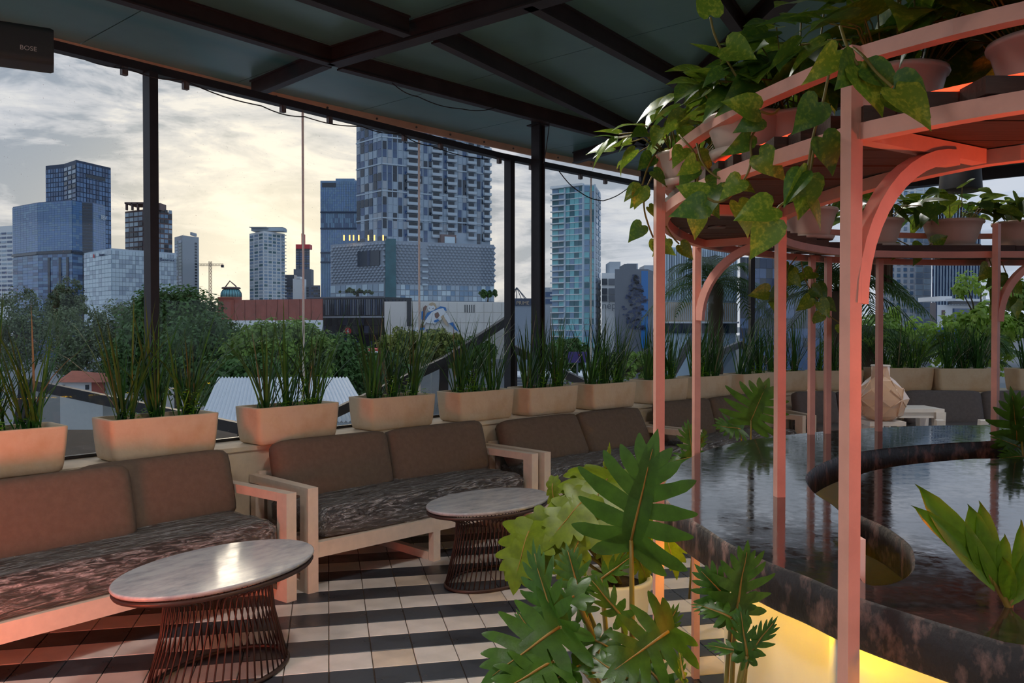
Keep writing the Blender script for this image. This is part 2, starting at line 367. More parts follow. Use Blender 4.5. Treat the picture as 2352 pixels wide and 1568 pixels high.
# ---- glazing facets
g1 = V(.6355, .772, 0); GA = V(-2.591, 4.824, 0); G0 = GA - g1 * 3.6; GB = V(-.149, 7.77, 0); GC = V(3.08, 10.96, 0); GD = V(4.9, 11.15, 0)
ZH = 3.13
def onf(px, P, d):
    k = (px - 1176) / FPX; return P + d * ((k * P.y - P.x) / (d.x - k * d.y))
def window(n, P, Q, xs, posts, clips, label):
    d = (Q - P).normalized(); nrm = V(d.y, -d.x, 0)
    w = empty('window_%d' % n, P + V(0, 0, .8), label, None, kind='structure'); rz = atan2(d.y, d.x)
    pts = [P] + [onf(x, P, d) for x in xs] + [Q]
    for a, b in zip(pts[:-1], pts[1:]):
        m = (a + b) / 2; L_ = (b - a).length
        MB().box(m + V(0, 0, (ZH + .8) / 2 + .02), (L_ - .012, .010, ZH - .80), rz).build('pane', M_['glass'], w, world=True)
    for a in pts[1:-1]:
        MB().box(a + V(0, 0, (ZH + .8) / 2), (.011, .014, ZH - .8), rz).build('joint', M_['joint'], w, world=True)
    for x in posts:
        a = onf(x, P, d) + nrm * .06
        MB().box(a + V(0, 0, (ZH + .8) / 2), (.055, .085, ZH - .8), rz).build('post', M_['steel'], w, world=True)
    hb = MB(); hb.box((P + Q) / 2 + nrm * .035 + V(0, 0, ZH + .025), ((Q - P).length + .02, .07, .05), rz); hb.build('header', M_['steel'], w, world=True)
    for x in clips:
        a = onf(x, P, d) + nrm * .045
        b = MB(); b.box(a + V(0, 0, ZH - .02), (.036, .03, .055), rz); b.box(a + nrm * .018 + V(0, 0, ZH - .02), (.024, .008, .04), rz); b.build('clamp', M_['clip'], w, world=True)
    MB().box((P + Q) / 2 + V(0, 0, .81), ((Q - P).length, .03, .02), rz).build('sill_channel', M_['steel'], w, world=True)
    return w
window(1, G0, GB, [352, 697, 963], [338], [281, 421, 643, 750, 921, 1004, 1138], 'long glazed facet facing the tallest towers')
window(2, GB, GC, [1178, 1357, 1502, 1610], [1160], [1212, 1325, 1382, 1470], 'glazed facet behind the pergola facing the teal tower')
window(3, GC, GD, [1780, 1860], [1722], [], 'short far glazed facet behind the palms')
# ---- ceiling: green boards over dark steel beams
ZB = 3.44; ZP = 3.565
fas = [G(126, 110, 3.5), G(590, 222, 3.5), G(1225, 358, 3.5), G(1470, 405, 3.5)]
fas = [fas[0] + (fas[0] - fas[1]).normalized() * 5.5] + fas
rgt = [V(3.2, 11.6, 0), V(5.3, 10.95, 0), V(6.3, 10.15, 0), V(9.3, 7.2, 0)]
poly = [(p.x, p.y) for p in fas + rgt] + [(9.3, -6.5), (-9, -6.5), (-9, .2)]
ce = MB(); ce.prism(poly, ZP + .03, ZP + .14); ceiling = ce.build('ceiling', M_['ceil'], kind='structure', label='dark green boarded terrace roof')
def clip_half(P, n, c, sgn):      # keep sgn*(n.p - c) >= 0
    out = []
    for i in range(len(P)):
        a, b = P[i], P[(i + 1) % len(P)]; da = sgn * (n[0] * a[0] + n[1] * a[1] - c); db = sgn * (n[0] * b[0] + n[1] * b[1] - c)
        if da >= 0: out.append(a)
        if da * db < 0: t = da / (da - db); out.append((a[0] + (b[0] - a[0]) * t, a[1] + (b[1] - a[1]) * t))
    return out
nd = (.66, .751); n2 = (-nd[1], nd[0])
for i in range(-8, 14):
    for j in range(-5, 6):
        q = clip_half(clip_half(poly, nd, i * 1.22 + .004, 1), nd, i * 1.22 + 1.216, -1)
        q = clip_half(clip_half(q, n2, j * 2.44 + .004, 1), n2, j * 2.44 + 2.436, -1) if len(q) > 2 else []
        if len(q) > 2: MB().prism(q, ZP, ZP + .03).build('ceiling_panel', M_['ceil'], ceiling, world=True)
def beam(a, b, e0=0.0, e1=0.0, w=.07, h=.125, z=ZB, nm='beam'):
    A = G(a[0], a[1], z); B = G(b[0], b[1], z); d = (B - A).normalized(); A -= d * e0; B += d * e1; u = V(0, 0, h / 2)
    o = MB(); x = V(d.y, -d.x, 0) * w / 2
    o.bar(A + V(0, 0, .006), B + V(0, 0, .006), w, .012); o.bar(A + u, B + u, w * .55, h - .024); o.bar(A + V(0, 0, h - .006), B + V(0, 0, h - .006), w, .012)
    return o.build(nm, M_['beam'], ceiling, world=True)
beam((265, 2), (765, 152), 4); beam((780, 160), (1450, 334), 0, 1.2); beam((700, 2), (935, 84), 4); beam((1000, 99), (1450, 314), 0, 1.6)
beam((1212, 17), (1540, 192), 0, 2.5); beam((1640, 2), (1712, 100), 2, 3.2); beam((765, 152), (1255, 8), 0, 5.5, .11); beam((596, 217), (752, 154), .1)
beam((1332, 372), (1462, 334), .1); beam((1466, 334), (1712, 100), 0, 3, .11); beam((2100, 432), (2352, 402), 3, 3, .09); beam((2010, 230), (2352, 150), 2, 2)
b = MB(); b.sweep([p + V(0, 0, .033) for p in fas], .03, .066); b.build('fascia', M_['fascia'], ceiling, world=True)
for k, t in enumerate((.05, .2, .36, .5, .63, .77, .9)):
    for (A, B) in ((fas[1], fas[2]), (fas[2], fas[3]), (fas[3], fas[4])):
        if k % 2 or A is fas[2]:
            p = A.lerp(B, t); d = (B - A).normalized(); MB().tube([p + V(d.y, -d.x, 0) * .012 + V(0, 0, .03), p + V(d.y, -d.x, 0) * .022 + V(0, 0, .03)], .011, 8).build('screw', M_['clip'], ceiling, world=True)
b = MB(); b.sweep([V(p.x, p.y, 3.5) for p in [fas[-1]] + rgt], .05, .16); b.build('eave_beam', M_['steel'], ceiling, world=True)
# ---- column inside the glass
pc = D(1236, 300, 7.75); b = MB(); rz = radians(45)
for dx in (-.034, .034): b.box((pc.x + cos(rz) * dx, pc.y + sin(rz) * dx, (ZP + .8) / 2), (.012, .10, ZP - .8), rz)
b.box((pc.x, pc.y, (ZP + .8) / 2), (.062, .05, ZP - .8), rz); b.box((pc.x, pc.y, .808), (.16, .16, .016), rz); b.box((pc.x, pc.y, ZB - .006), (.15, .15, .012), rz)
b.build('steel_column', M_['steel'], label='dark steel column standing inside the glass beside the corner post', cat='column')
# ---- thin cables
def cable(pts, lab, r=.004):
    q = []
    for a, b_ in zip(pts[:-1], pts[1:]):
        for t in range(8): q.append(a.lerp(b_, t / 8) - V(0, 0, .02 * sin(pi * t / 8)))
    q.append(pts[-1]); MB().tube(q, r, 5).build('cable', M_['black'], label=lab, cat='cable')
cable([D(150, 118, 5.2), D(300, 160, 5.0), D(420, 183, 5.0), D(600, 243, 5.4), D(700, 268, 5.9), D(830, 290, 6.1), D(920, 306, 6.3), D(990, 335, 6.6), D(1120, 366, 7.3)], 'thin black cable running along the dark window header')
cable([D(900, 190, 6.3), D(960, 222, 6.4), D(1060, 250, 6.6), D(1140, 247, 6.9)], 'loose brown cable sagging under the green ceiling boards')
cable([D(1262, 275, 7.4), D(1258, 315, 7.4), D(1248, 375, 7.5)], 'short cable hanging down beside the steel column')
cable([D(1284, 393, 8), D(1330, 440, 8), D(1385, 461, 8.1), D(1445, 430, 8.2)], 'black cable drooping in front of the teal tower', .005)
# ================================================================== FURNITURE
def cushion_mb(lx, ly, lz, bulge=.25, n=9, p=7.0, wr=0.0, seed=0, grow=0.0):
    b = MB(); idx = {}; vs = []
    m = [n, max(5, int(n * ly / max(lx, .01)) + 4), 4]
    def vert(i, j, k):
        key = (i, j, k)
        if key in idx: return idx[key]
        u, v, w = 2 * i / m[0] - 1, 2 * j / m[1] - 1, 2 * k / m[2] - 1
        mx = max(abs(u), abs(v), abs(w)); q = (abs(u) ** p + abs(v) ** p + abs(w) ** p) ** (1 / p); f_ = mx / q
        hz = 1 - bulge * (1 - (1 - u * u) ** .5 * (1 - v * v) ** .5) if abs(u) < 1 and abs(v) < 1 else 1 - bulge
        P = V(u * f_ * (lx / 2 + grow), v * f_ * (ly / 2 + grow), w * f_ * (lz / 2 + grow) * hz)
        if wr: P += V(0, 0, 1) * wr * noise.noise(V(P.x * 3 + seed, P.y * 12, P.z * 6)) + V(0, 1, 0) * wr * .6 * noise.noise(V(P.x * 9, seed, P.z * 20))
        vs.append(P); idx[key] = len(vs) - 1; return idx[key]
    fs = []
    for a in range(3):
        o1, o2 = [(1, 2), (2, 0), (0, 1)][a]
        for s_ in (0, m[a]):
            for i in range(m[o1]):
                for j in range(m[o2]):
                    q = []
                    for (di, dj) in ((0, 0), (1, 0), (1, 1), (0, 1)):
                        c = [0, 0, 0]; c[a] = s_; c[o1] = i + di; c[o2] = j + dj; q.append(vert(*c))
                    fs.append(q if s_ else q[::-1])
    b.add(vs, fs, 0, True); return b
def xf(b, M):
    b.v = [M @ v for v in b.v]; return b
def sofa(P, ang, L_, n, words, seat_wrapped=True, arms=(1, 1), cl='cloth', tilt=15, groups=True, lean=(0, 0), backs=True, mid=True, slide=None):
    """P: front corner on the floor at the end nearest the camera; the sofa runs along ang"""
    P = V(P[0], P[1], 0); dep = .70
    s = empty('sofa', P, 'white wooden slatted sofa frame %s' % words, 'sofa', 'white sofa frames along the ledge', rz=ang)
    F = M_['frame']
    def bx(nm, c, d): return MB().box(c, d).build(nm, F, s)
    for e in (0, 1):
        if not arms[e]: continue
        x = .035 if e == 0 else L_ - .035
        bx('front_post', (x, .045, .31), (.068, .09, .62)); bx('arm_rest', (x, dep / 2 + .045, .594), (.068, dep - .092, .052))
        bx('sled_rail', (x, dep / 2 + .045, .03), (.068, dep - .092, .06)); bx('rear_post', (x, dep - .04, .312), (.06, .06, .50))
    bx('front_rail', (L_ / 2, .032, .245), (L_ - .14, .05, .09)); bx('rear_rail', (L_ / 2, dep - .045, .245), (L_ - .14, .05, .09))
    for k in range(7): bx('seat_slat', (L_ / 2, .11 + k * .085, .275), (L_ - .16, .055, .02))
    if mid: bx('middle_leg', (L_ / 2, .032, .10), (.06, .05, .20)); bx('middle_leg', (L_ / 2, dep - .045, .10), (.06, .05, .20)); bx('middle_foot_rail', (L_ / 2, dep / 2, .027), (.05, dep - .14, .054))
    bx('back_rail', (L_ / 2, dep - .02, .60), (L_ - .1, .035, .07))
    for k in range(9): bx('back_slat', (.14 + k * (L_ - .28) / 8, dep - .02, .43), (.045, .02, .28))
    W_ = Matrix.Translation(P) @ Matrix.Rotation(ang, 4, 'Z')
    # seat cushion
    m = cushion_mb(L_ - .17, .60, .195, .08, 22, 12); c = W_ @ V(L_ / 2, .325, .285)
    xf(m, W_ @ Matrix.Translation((L_ / 2, .325, .385)))
    q = m.build('seat_cushion', M_[cl], label='long %s seat cushion %s%s' % ('taupe' if cl == 'cloth' else 'grey', 'wrapped in clear film ' if seat_wrapped else '', words), cat='cushion', group='seat cushions on the sofas', base=c)
    if seat_wrapped:
        w = cushion_mb(L_ - .17, .60, .195, .08, 60, 11, wr=.009, seed=n * 3.7, grow=.008); xf(w, W_ @ Matrix.Translation((L_ / 2, .325, .385)))
        w.build('plastic_wrap', M_['film'], q, world=True)
    if backs:
        for e in (0, 1):
            ll = (L_ - .15) / 2; x = .075 + ll * (e + .5); m = cushion_mb(ll - .012, .16, .44, .30, 14, 6)
            # bulge acts on local z, so model it lying down and stand it up
            m = cushion_mb(ll - .004, .41, .165, .2, 14, 10)
            if slide and e == 0: x += slide[0]
            T = Matrix.Translation((x, dep - .165 - (slide[1] if slide and e == 0 else 0), .632 - .02 * lean[e])) @ Matrix.Rotation(radians(90 - tilt - 14 * lean[e]), 4, 'X') @ Matrix.Rotation(radians(1.5 * (-1) ** (n + e)), 4, 'Y')
            xf(m, W_ @ T)
            m.build('back_cushion', M_[cl], label='%s back cushion, %s, sofa %s' % ('taupe' if cl == 'cloth' else 'grey', ('nearer one', 'farther one')[e], words), cat='cushion', group='back cushions on the sofas')
    return s
s1d = radians(51.7)
sofa((-1.235 - 1.98 * cos(s1d), 4.775 - 1.98 * sin(s1d)), s1d, 1.98, 1, 'nearest the camera behind the first oval table', mid=False, slide=(.24, .10))
sofa((-1.195, 4.88), radians(45.3), 1.98, 2, 'behind the second oval table')
sofa((.245, 6.31), radians(43.2), 1.98, 3, 'third along the ledge behind the monstera', lean=(.9, .9))
sofa((1.72, 7.72), radians(42.2), 1.98, 4, 'fourth along the ledge behind the salmon posts')
sofa((3.24, 9.06), radians(8), 1.2, 5, 'in the far corner behind the pair of thin posts', seat_wrapped=False, arms=(1, 0), cl='cloth2')
sofa((4.50, 9.24), radians(-1), 1.98, 6, 'facing the camera beyond the bar', seat_wrapped=False, arms=(0, 1), cl='cloth2')
def oval_table(P, a, b_, ang, h, lab, nw=52):
    t = empty('coffee_table', (P[0], P[1], 0), lab, 'table', 'oval wire coffee tables', rz=ang)
    n = 64
    def ell(sc, z, k=n): return [V(a * sc * cos(2 * pi * i / k), b_ * sc * sin(2 * pi * i / k), z) for i in range(k)]
    tp = MB(); prof = [(.93, h - .024), (.985, h - .020), (1.0, h - .010), (.995, h - .003), (.985, h)]
    tp.lathe([(r, z) for r, z in prof], n, sx=a, sy=b_); tp.build('table_top', M_['marble'], t)
    rg = MB(); q = ell(.965, h - .036); rg.tube(q + [q[0], q[1]], .011, 6, caps=False); rg.build('upper_ring', M_['wire'], t)
    kb = .70; q = ell(kb, .012); rg = MB(); rg.tube(q + [q[0], q[1]], .011, 6, caps=False); rg.build('base_ring', M_['wire'], t)
    for i in range(nw):
        th = 2 * pi * i / nw; tw = .26
        def pt(sc, z, o): return V(a * sc * cos(th + o), b_ * sc * sin(th + o), z)
        MB().tube([pt(.95, h - .036, tw), pt(.80, h - .055, tw * .92), pt(.545, h - .105, tw * .75), pt(.53, h - .125, tw * .7), pt(.56, h * .5, tw * .42), pt(kb, .012, 0)], .0042, 5).build('wire_rod', M_['wire'], t)
    return t
oval_table((-1.31, 3.73), .50, .315, radians(60), .50, 'oval marble coffee table on bronze wires by the nearest sofa')
oval_table((-.14, 5.16), .455, .30, radians(48), .50, 'oval marble coffee table on bronze wires beside the monstera pot')
# ---- white side table, lamp and stool backs beyond the bar
tb = empty('side_table', (4.0, 8.6, 0), 'white lacquered side table beside the pearly lamp', 'table')
b = MB(); b.box((0, 0, .735), (.70, .42, .035)); b.build('table_top', M_['white'], tb)
for sx in (-1, 1):
    for sy in (-1, 1):
        q = MB(); zc = [(.03, 0), (.05, .72)]; x, y = sx * .31, sy * .17
        q.add([(x + i * r, y + j * r, z) for r, z in zc for (i, j) in ((-1, -1), (1, -1), (1, 1), (-1, 1))], [(0, 1, 5, 4), (1, 2, 6, 5), (2, 3, 7, 6), (3, 0, 4, 7), (3, 2, 1, 0), (4, 5, 6, 7)])
        q.build('leg', M_['white'], tb)
MB().box((0, -.18, .69), (.62, .02, .06)).build('apron', M_['white'], tb)
def facet_lamp(P):
    t = empty('lamp', P, 'faceted pearly pink lamp standing on a white stool', 'lamp')
    b = MB(); n = 8
    rows = [(.11, 0.0, 0), (.20, .05, .5), (.235, .14, 0), (.255, .21, .5), (.215, .30, 0), (.13, .38, .5), (.088, .42, 0), (.082, .52, .5)]
    vs = [(r * cos(2 * pi * (j + o) / n), r * sin(2 * pi * (j + o) / n), z) for r, z, o in rows for j in range(n)]; fs = []
    for i in range(len(rows) - 1):
        o = rows[i][2]
        for j in range(n):
            a, a1, c, c1 = i * n + j, i * n + (j + 1) % n, (i + 1) * n + j, (i + 1) * n + (j + 1) % n
            if o == 0: fs += [(a, a1, c), (a1, c1, c)]
            else: fs += [(a, a1, c1), (a, c1, c)]
    fs.append(tuple(reversed(range(n)))); b.add(vs, fs); b.build('lamp_shade', M_['lampshell'], t)
    rb = MB()
    for j in range(0, n, 2):
        hub = Vector(vs[3 * n + j]) * 1.01
        for tgt in (vs[1 * n + j], vs[5 * n + j], vs[2 * n + j], vs[2 * n + (j + 1) % n], vs[4 * n + j], vs[4 * n + (j + 1) % n]): rb.tube([hub, Vector(tgt) * 1.01], .007, 5)
    rb.build('rib', M_['lampshell'], t)
    MB().lathe([(.09, .515), (.086, .53), (.07, .53), (.07, .515)], 20).build('collar', M_['white'], t)
    return t
st = empty('stool', (3.53, 8.0, 0), 'white stool with tapered legs carrying the pearly lamp', 'stool')
MB().box((0, 0, .665), (.34, .34, .04)).build('seat', M_['white'], st)
for sx in (-1, 1):
    for sy in (-1, 1): MB().bar((sx * .15, sy * .15, 0), (sx * .13, sy * .13, .645), .04, .04).build('leg', M_['white'], st)
facet_lamp((3.53, 8.0, .685))
def chair_white(P, rz, lab):
    t = empty('chair', (P[0], P[1], 0), lab, 'chair', 'white chairs beyond the bar', rz=rz)
    MB().box((0, 0, .44), (.46, .46, .05)).build('seat', M_['white'], t)
    for sx in (-1, 1):
        for sy in (-1, 1): MB().box((sx * .2, sy * .2, .21 if sy < 0 else .21), (.05, .05, .42)).build('leg', M_['white'], t)
        MB().bar((sx * .2, .2, .46), (sx * .2, .235, .72), .075, .05, up=(0, 1, 0)).build('back_post', M_['white'], t)
    MB().box((0, .222, .60), (.34, .03, .07)).build('backrest', M_['white'], t)
p = G(2178, 958, .72)
chair_white((p.x, p.y), pi, 'white chair with two square back posts just beyond the bar')
# ================================================================== PLANTERS ON THE LEDGE
def trough(L_, w, h):
    b = MB(); n = 5
    def ring(sc, z, r, ins=0):
        pts = []; lx, ly = L_ / 2 * sc - ins, w / 2 * sc - ins
        for (cx, cy, a0) in ((1, 1, 0), (-1, 1, 90), (-1, -1, 180), (1, -1, 270)):
            for k in range(n): a = radians(a0 + 90 * k / (n - 1)); pts.append((cx * (lx - r) + r * cos(a), cy * (ly - r) + r * sin(a), z))
        return pts
    rows = [ring(.86, 0, .03), ring(.925, .012, .035), ring(.952, .045, .035), ring(.975, h * .5, .03), ring(1.0, h - .012, .028), ring(1.0, h - .003, .028), ring(.99, h, .026), ring(1, h, .02, .022), ring(.985, h - .012, .02, .026), ring(.93, h - .05, .02, .026)]
    m = 4 * n; vs = [p for r in rows for p in r]
    fs = [(i * m + j, i * m + (j + 1) % m, (i + 1) * m + (j + 1) % m, (i + 1) * m + j) for i in range(len(rows) - 1) for j in range(m)] + [tuple(reversed(range(m)))]
    b.add(vs, fs, 0, True); b.sm[-1] = False
    so_ = MB(); so_.add([(x, y, h - .045) for x, y, z in ring(.94, 0, .02, .02)], [tuple(range(m))])
    return b, so_
TR, SO = trough(.65, .29, .245); TRM = TR.mesh('trough', M_['terra']); SOM = SO.mesh('soil', M_['soil'])
def blade_mb(h, lean, az, w, P, curl, seg=5):
    d = V(cos(az), sin(az), 0); x = V(-sin(az), cos(az), 0); vs = []
    for i in range(seg + 1):
        t = i / seg; ww = w * (1 - t ** 2.2) * (.75 + .25 * min(1, t * 4)) + .0006
        c = P + d * (h * (lean * t + curl * t ** 2.6)) + V(0, 0, h * (t * (1 - .25 * lean) - abs(curl) * .35 * t ** 3))
        vs += [c - x * ww / 2 + d * ww * .12, c - d * ww * .12, c + x * ww / 2 + d * ww * .12]
    fs = []
    for i in range(seg): b = i * 3; fs += [(b, b + 1, b + 4, b + 3), (b + 1, b + 2, b + 5, b + 4)]
    return vs, fs
BLM = []
for k in range(10):
    b = MB(); vs, fs = blade_mb(1.0, .13 + .04 * k, 0, .026, V(0, 0, 0), (.0, .04, .1, .18, .02, .3, .07, .0, .45, .12)[k]); b.add(vs, fs, 0, True); BLM.append([b.mesh('blade', M_[q]) for q in ('blade', 'blade2', 'dry')])
def weed(b, P, r, n):
    for i in range(n):
        a = random.uniform(0, 2 * pi); q = P + V(random.gauss(0, r), random.gauss(0, r * .6), random.uniform(.0, .05)); s_ = random.uniform(.010, .022)
        u = V(cos(a), sin(a), random.uniform(-.2, .5)).normalized(); v = V(-sin(a), cos(a), random.uniform(-.3, .3)).normalized()
        b.add([q, q + u * s_ * .5 + v * s_ * .45, q + u * s_ * 1.2, q + u * s_ * .5 - v * s_ * .45], [(0, 1, 2, 3)])
def planter(P, ang, lab, sep, nb, hh=.58, sc=1.0):
    t = empty('planter', (P.x, P.y, .8), lab, 'planter', 'planters on the window ledge', rz=ang)
    inst('trough', TRM, t, Matrix.Scale(sc, 4), world=False); inst('soil', SOM, t, Matrix.Scale(sc, 4), world=False)
    rest = MB()
    cl = [(-.19, 0), (.0, .02), (.18, -.01)]
    for ci, (cx, cy) in enumerate(cl):
        n = int(nb * random.uniform(1.05, 1.5))
        for i in range(n):
            az = random.uniform(0, 2 * pi); h = hh * random.choice((random.uniform(.45, .8), random.uniform(.7, 1.12), random.uniform(.8, 1.2)))
            bp = V(cx + random.gauss(0, .028), cy + random.gauss(0, .018), .2); k = random.randrange(10) if random.random() < .5 else random.randrange(5)
            dry = random.random() < .035
            # keep the tips from leaning through the glass behind
            if sin(az) > .3: az = random.uniform(-.3, pi * .1) if random.random() < .5 else random.uniform(pi * .95, pi * 1.3)
            M = Matrix.Translation(bp) @ Matrix.Rotation(az, 4, 'Z') @ Matrix.Diagonal((h, h * random.uniform(.8, 1.25) * .62 / h * .62 + h * .28, h, 1))
            if sep: inst('blade', BLM[k][2 if dry else random.randrange(2)], t, M, world=False)
            else:
                b = MB(); vs, fs = blade_mb(1.0, .13 + .04 * k, 0, .026, V(0, 0, 0), (.0, .04, .1, .18, .02, .3, .07, .0, .45, .12)[k], 4)
                rest.add([M @ v for v in vs], fs, 2 if dry else random.randrange(2), True)
    if not sep: rest.build('blade_tuft', [M_['blade'], M_['blade2'], M_['dry']], t, kind='stuff')
    w = MB()
    for i in range(5): weed(w, V(random.uniform(-.26, .26), random.uniform(-.10, .0), .238), .035, 34)
    w.build('ground_weed', M_['weed'], t, kind='stuff')
    # a taller leafy shoot
    for i in range(2):
        q = MB(); x0 = random.uniform(-.2, .25); top = random.uniform(.36, .46); pts = [V(x0 + .02 * sin(z * 20), -.05 - .05 * z, z) for z in (.22, .3, top)]; q.tube(pts, .003, 5)
        for j in range(9):
            z = .27 + (top - .27) * j / 8; a = j * 2.4; c = V(x0, -.055, z); u = V(cos(a), sin(a), .25); v = V(-sin(a), cos(a), 0); s_ = .05
            q.add([c, c + u * s_ * .5 + v * s_ * .3, c + u * s_ * 1.1, c + u * s_ * .5 - v * s_ * .3], [(0, 1, 2, 3)])
        q.build('leafy_shoot', M_['weed'], t)
    return t
PL = [(-2.80, 3.97, 47, 'at the picture edge below the speaker', 1, 30), (-2.249, 4.672, 47, 'in front of the slim window post', 1, 30), (-1.645, 5.38, 49, 'behind the nearer half of the second sofa', 1, 26),
      (-1.05, 6.15, 48, 'behind the farther half of the second sofa', 0, 26), (-.44, 6.72, 46, 'over the gap between the second and third sofas', 0, 26), (.13, 7.20, 44, 'in front of the steel column', 0, 28),
      (.73, 7.74, 43, 'behind the third sofa before the teal tower', 0, 30), (1.37, 8.36, 43, 'behind the outermost salmon post', 0, 28), (1.97, 8.93, 42, 'behind the arched brace', 0, 26), (2.60, 9.47, 40, 'above the fern-like leaf beyond the bar', 0, 26),
      (3.10, 9.98, 30, 'behind the pair of thin posts', 0, 26), (3.72, 10.28, 6, 'beside the dark palm trunk', 0, 24), (4.42, 10.22, 0, 'behind the pearly lamp', 0, 34), (5.16, 10.12, -1, 'with the tallest dense blades beyond the bar', 0, 60), (6.08, 10.06, -2, 'farthest along, half out of the picture', 0, 30)]
for i, (x, y, a, w_, sep, nb) in enumerate(PL):
    a = radians(a); far = i > 11
    c = V(x, y, 0) + V(cos(a), sin(a), 0) * .31 * (1.15 if far else 1) + V(-sin(a), cos(a), 0) * .105
    planter(c, a, 'cream plaster trough of spiky iris blades %s' % w_, sep, nb, .70 if i < 8 else .70, 1.15 if far else 1.0)
# ================================================================== BAR COUNTER
ZC = 1.013; TH = .105
def pxs(l, z): return [G(x, y, z) for x, y in l]
outer = pxs([(2352, 1487), (2237, 1453), (2105, 1414), (1969, 1371), (1919, 1352), (1849, 1321), (1779, 1297), (1671, 1247), (1628, 1216), (1580, 1188), (1554, 1169), (1533, 1150), (1524, 1128), (1532, 1098), (1560, 1066), (1600, 1042), (1660, 1022), (1730, 1008), (1810, 998), (1930, 987), (2050, 980), (2180, 976), (2290, 976)], ZC)
gap_far = pxs([(2310, 1011), (2150, 1018), (2000, 1032), (1930, 1046), (1880, 1066), (1853, 1086), (1848, 1104), (1868, 1133), (1925, 1166)], ZC)
gap_near = pxs([(1945, 1205), (1958, 1265), (1962, 1310), (1985, 1345), (2045, 1344), (2084, 1326), (2104, 1305), (2099, 1262), (2080, 1240), (2030, 1206), (1975, 1184), (1952, 1165), (1942, 1130), (1956, 1098), (2000, 1080), (2100, 1064), (2310, 1047)], ZC)
right_out = [V(2.9, 5.0, ZC), V(3.9, 4.7, ZC), V(4.4, 3.8, ZC), V(4.3, 2.6, ZC), V(3.6, 1.6, ZC), V(2.5, 1.2, ZC), V(1.6, 1.18, ZC)]
right_gap = [V(2.85, 4.22, ZC), V(3.3, 4.0, ZC), V(3.45, 3.4, ZC), V(3.1, 3.05, ZC)]
def smooth(P, it=1, closed=False):
    for _ in range(it):
        Q = []
        n = len(P)
        for i in range(n if closed else n - 1):
            a, b_ = P[i], P[(i + 1) % n]; Q += [a * .75 + b_ * .25, a * .25 + b_ * .75]
        if not closed: Q = [P[0]] + Q + [P[-1]]
        P = Q
    return P
out_loop = smooth(outer + right_out, 2, True)
hole = smooth(list(reversed(right_gap)) + gap_far + gap_near, 2, True)     # the opening the barman stands in
bar = empty('bar_counter', (1.6, 3.0, 0), 'wet dark granite bar top on a glowing white base', 'bar counter')
def slab(loop, hole, z0, z1):
    bm = bmesh.new(); ed = []
    for P in (loop, hole):
        vs = [bm.verts.new((p.x, p.y, z1)) for p in P]; ed += [bm.edges.new((vs[i], vs[(i + 1) % len(vs)])) for i in range(len(vs))]
    bmesh.ops.triangle_fill(bm, use_beauty=True, use_dissolve=False, edges=ed)
    for f in bm.faces:
        f.normal_update()
        if f.normal.z < 0: f.normal_flip()
    top = [[v.co.copy() for v in f.verts] for f in bm.faces]; bm.free()
    return top
T = slab(out_loop, hole, 0, ZC)
b = MB()
for f in T: b.add(f, [tuple(range(len(f)))])
for f in T: b.add([p - V(0, 0, TH) for p in reversed(f)], [tuple(range(len(f)))])
b.build('counter_top', M_['granite'], bar, world=True)
def skirt(P, z0, z1, inward=1, bulge=.006):
    b = MB(); n = len(P); rows = [(z1, 0), (z1 - .006, bulge), (z0 + .006, bulge), (z0, 0)]
    c = []
    for i in range(n):
        d = P[(i + 1) % n] - P[i - 1]; d.z = 0; d.normalize(); c.append(V(d.y, -d.x, 0) * inward)
    vs = [V(P[i].x, P[i].y, z) + c[i] * o for z, o in rows for i in range(n)]
    return b.add(vs, [(r * n + i, r * n + (i + 1) % n, (r + 1) * n + (i + 1) % n, (r + 1) * n + i) for r in range(3) for i in range(n)], 0, True)
area2 = lambda P: sum(P[i].x * P[(i + 1) % len(P)].y - P[(i + 1) % len(P)].x * P[i].y for i in range(len(P)))
so1 = 1 if area2(out_loop) > 0 else -1; so2 = -1 if area2(hole) > 0 else 1
skirt(out_loop, ZC - TH, ZC, so1).build('outer_edge', M_['rim'], bar, world=True)
skirt(hole, ZC - TH, ZC, so2).build('inner_edge', M_['rim'], bar, world=True)
def inset(P, d, s):
    n = len(P); out = []
    for i in range(n):
        t = P[(i + 1) % n] - P[i - 1]; t.z = 0; t.normalize(); out.append(P[i] - V(t.y, -t.x, 0) * s * d)
    return out
def inside(P, p):
    c = False
    for i in range(len(P)):
        a, b_ = P[i], P[i - 1]
        if (a.y > p.y) != (b_.y > p.y) and p.x < (b_.x - a.x) * (p.y - a.y) / (b_.y - a.y) + a.x: c = not c
    return c
hole_big = inset(hole, .05, so2)
bs_ = smooth(outer + right_out, 1, True); base_o = inset(bs_, .20, so1)
for i in range(len(bs_)):
    k = .20
    while k > .035 and inside(hole_big, base_o[i]): k -= .02; base_o[i] = inset(bs_, k, so1)[i]
base_o = [(base_o[i - 1] + base_o[i] * 2 + base_o[(i + 1) % len(base_o)]) / 4 for i in range(len(base_o))]
b = MB(); n = len(base_o); b.add([V(p.x, p.y, z) for z in (0.0, ZC - TH) for p in base_o], [(i, (i + 1) % n, n + (i + 1) % n, n + i) for i in range(n)], 0, True)
inn = inset(base_o, .05, so1); b.add([V(p.x, p.y, z) for z in (0.0, ZC - TH) for p in inn], [((i + 1) % n, i, n + i, n + (i + 1) % n) for i in range(n)], 0, True)
b.build('base_wall', M_['white'], bar, world=True)
hb = inset(smooth(gap_far, 2), .14, so2)[1:-1]
b = MB(); n = len(hb); b.add([V(p.x, p.y, z) for z in (0.0, ZC - TH) for p in hb], [(i, i + 1, n + i + 1, n + i) for i in range(n - 1)], 0, True)
b.build('inner_wall', M_['white'], bar, world=True)
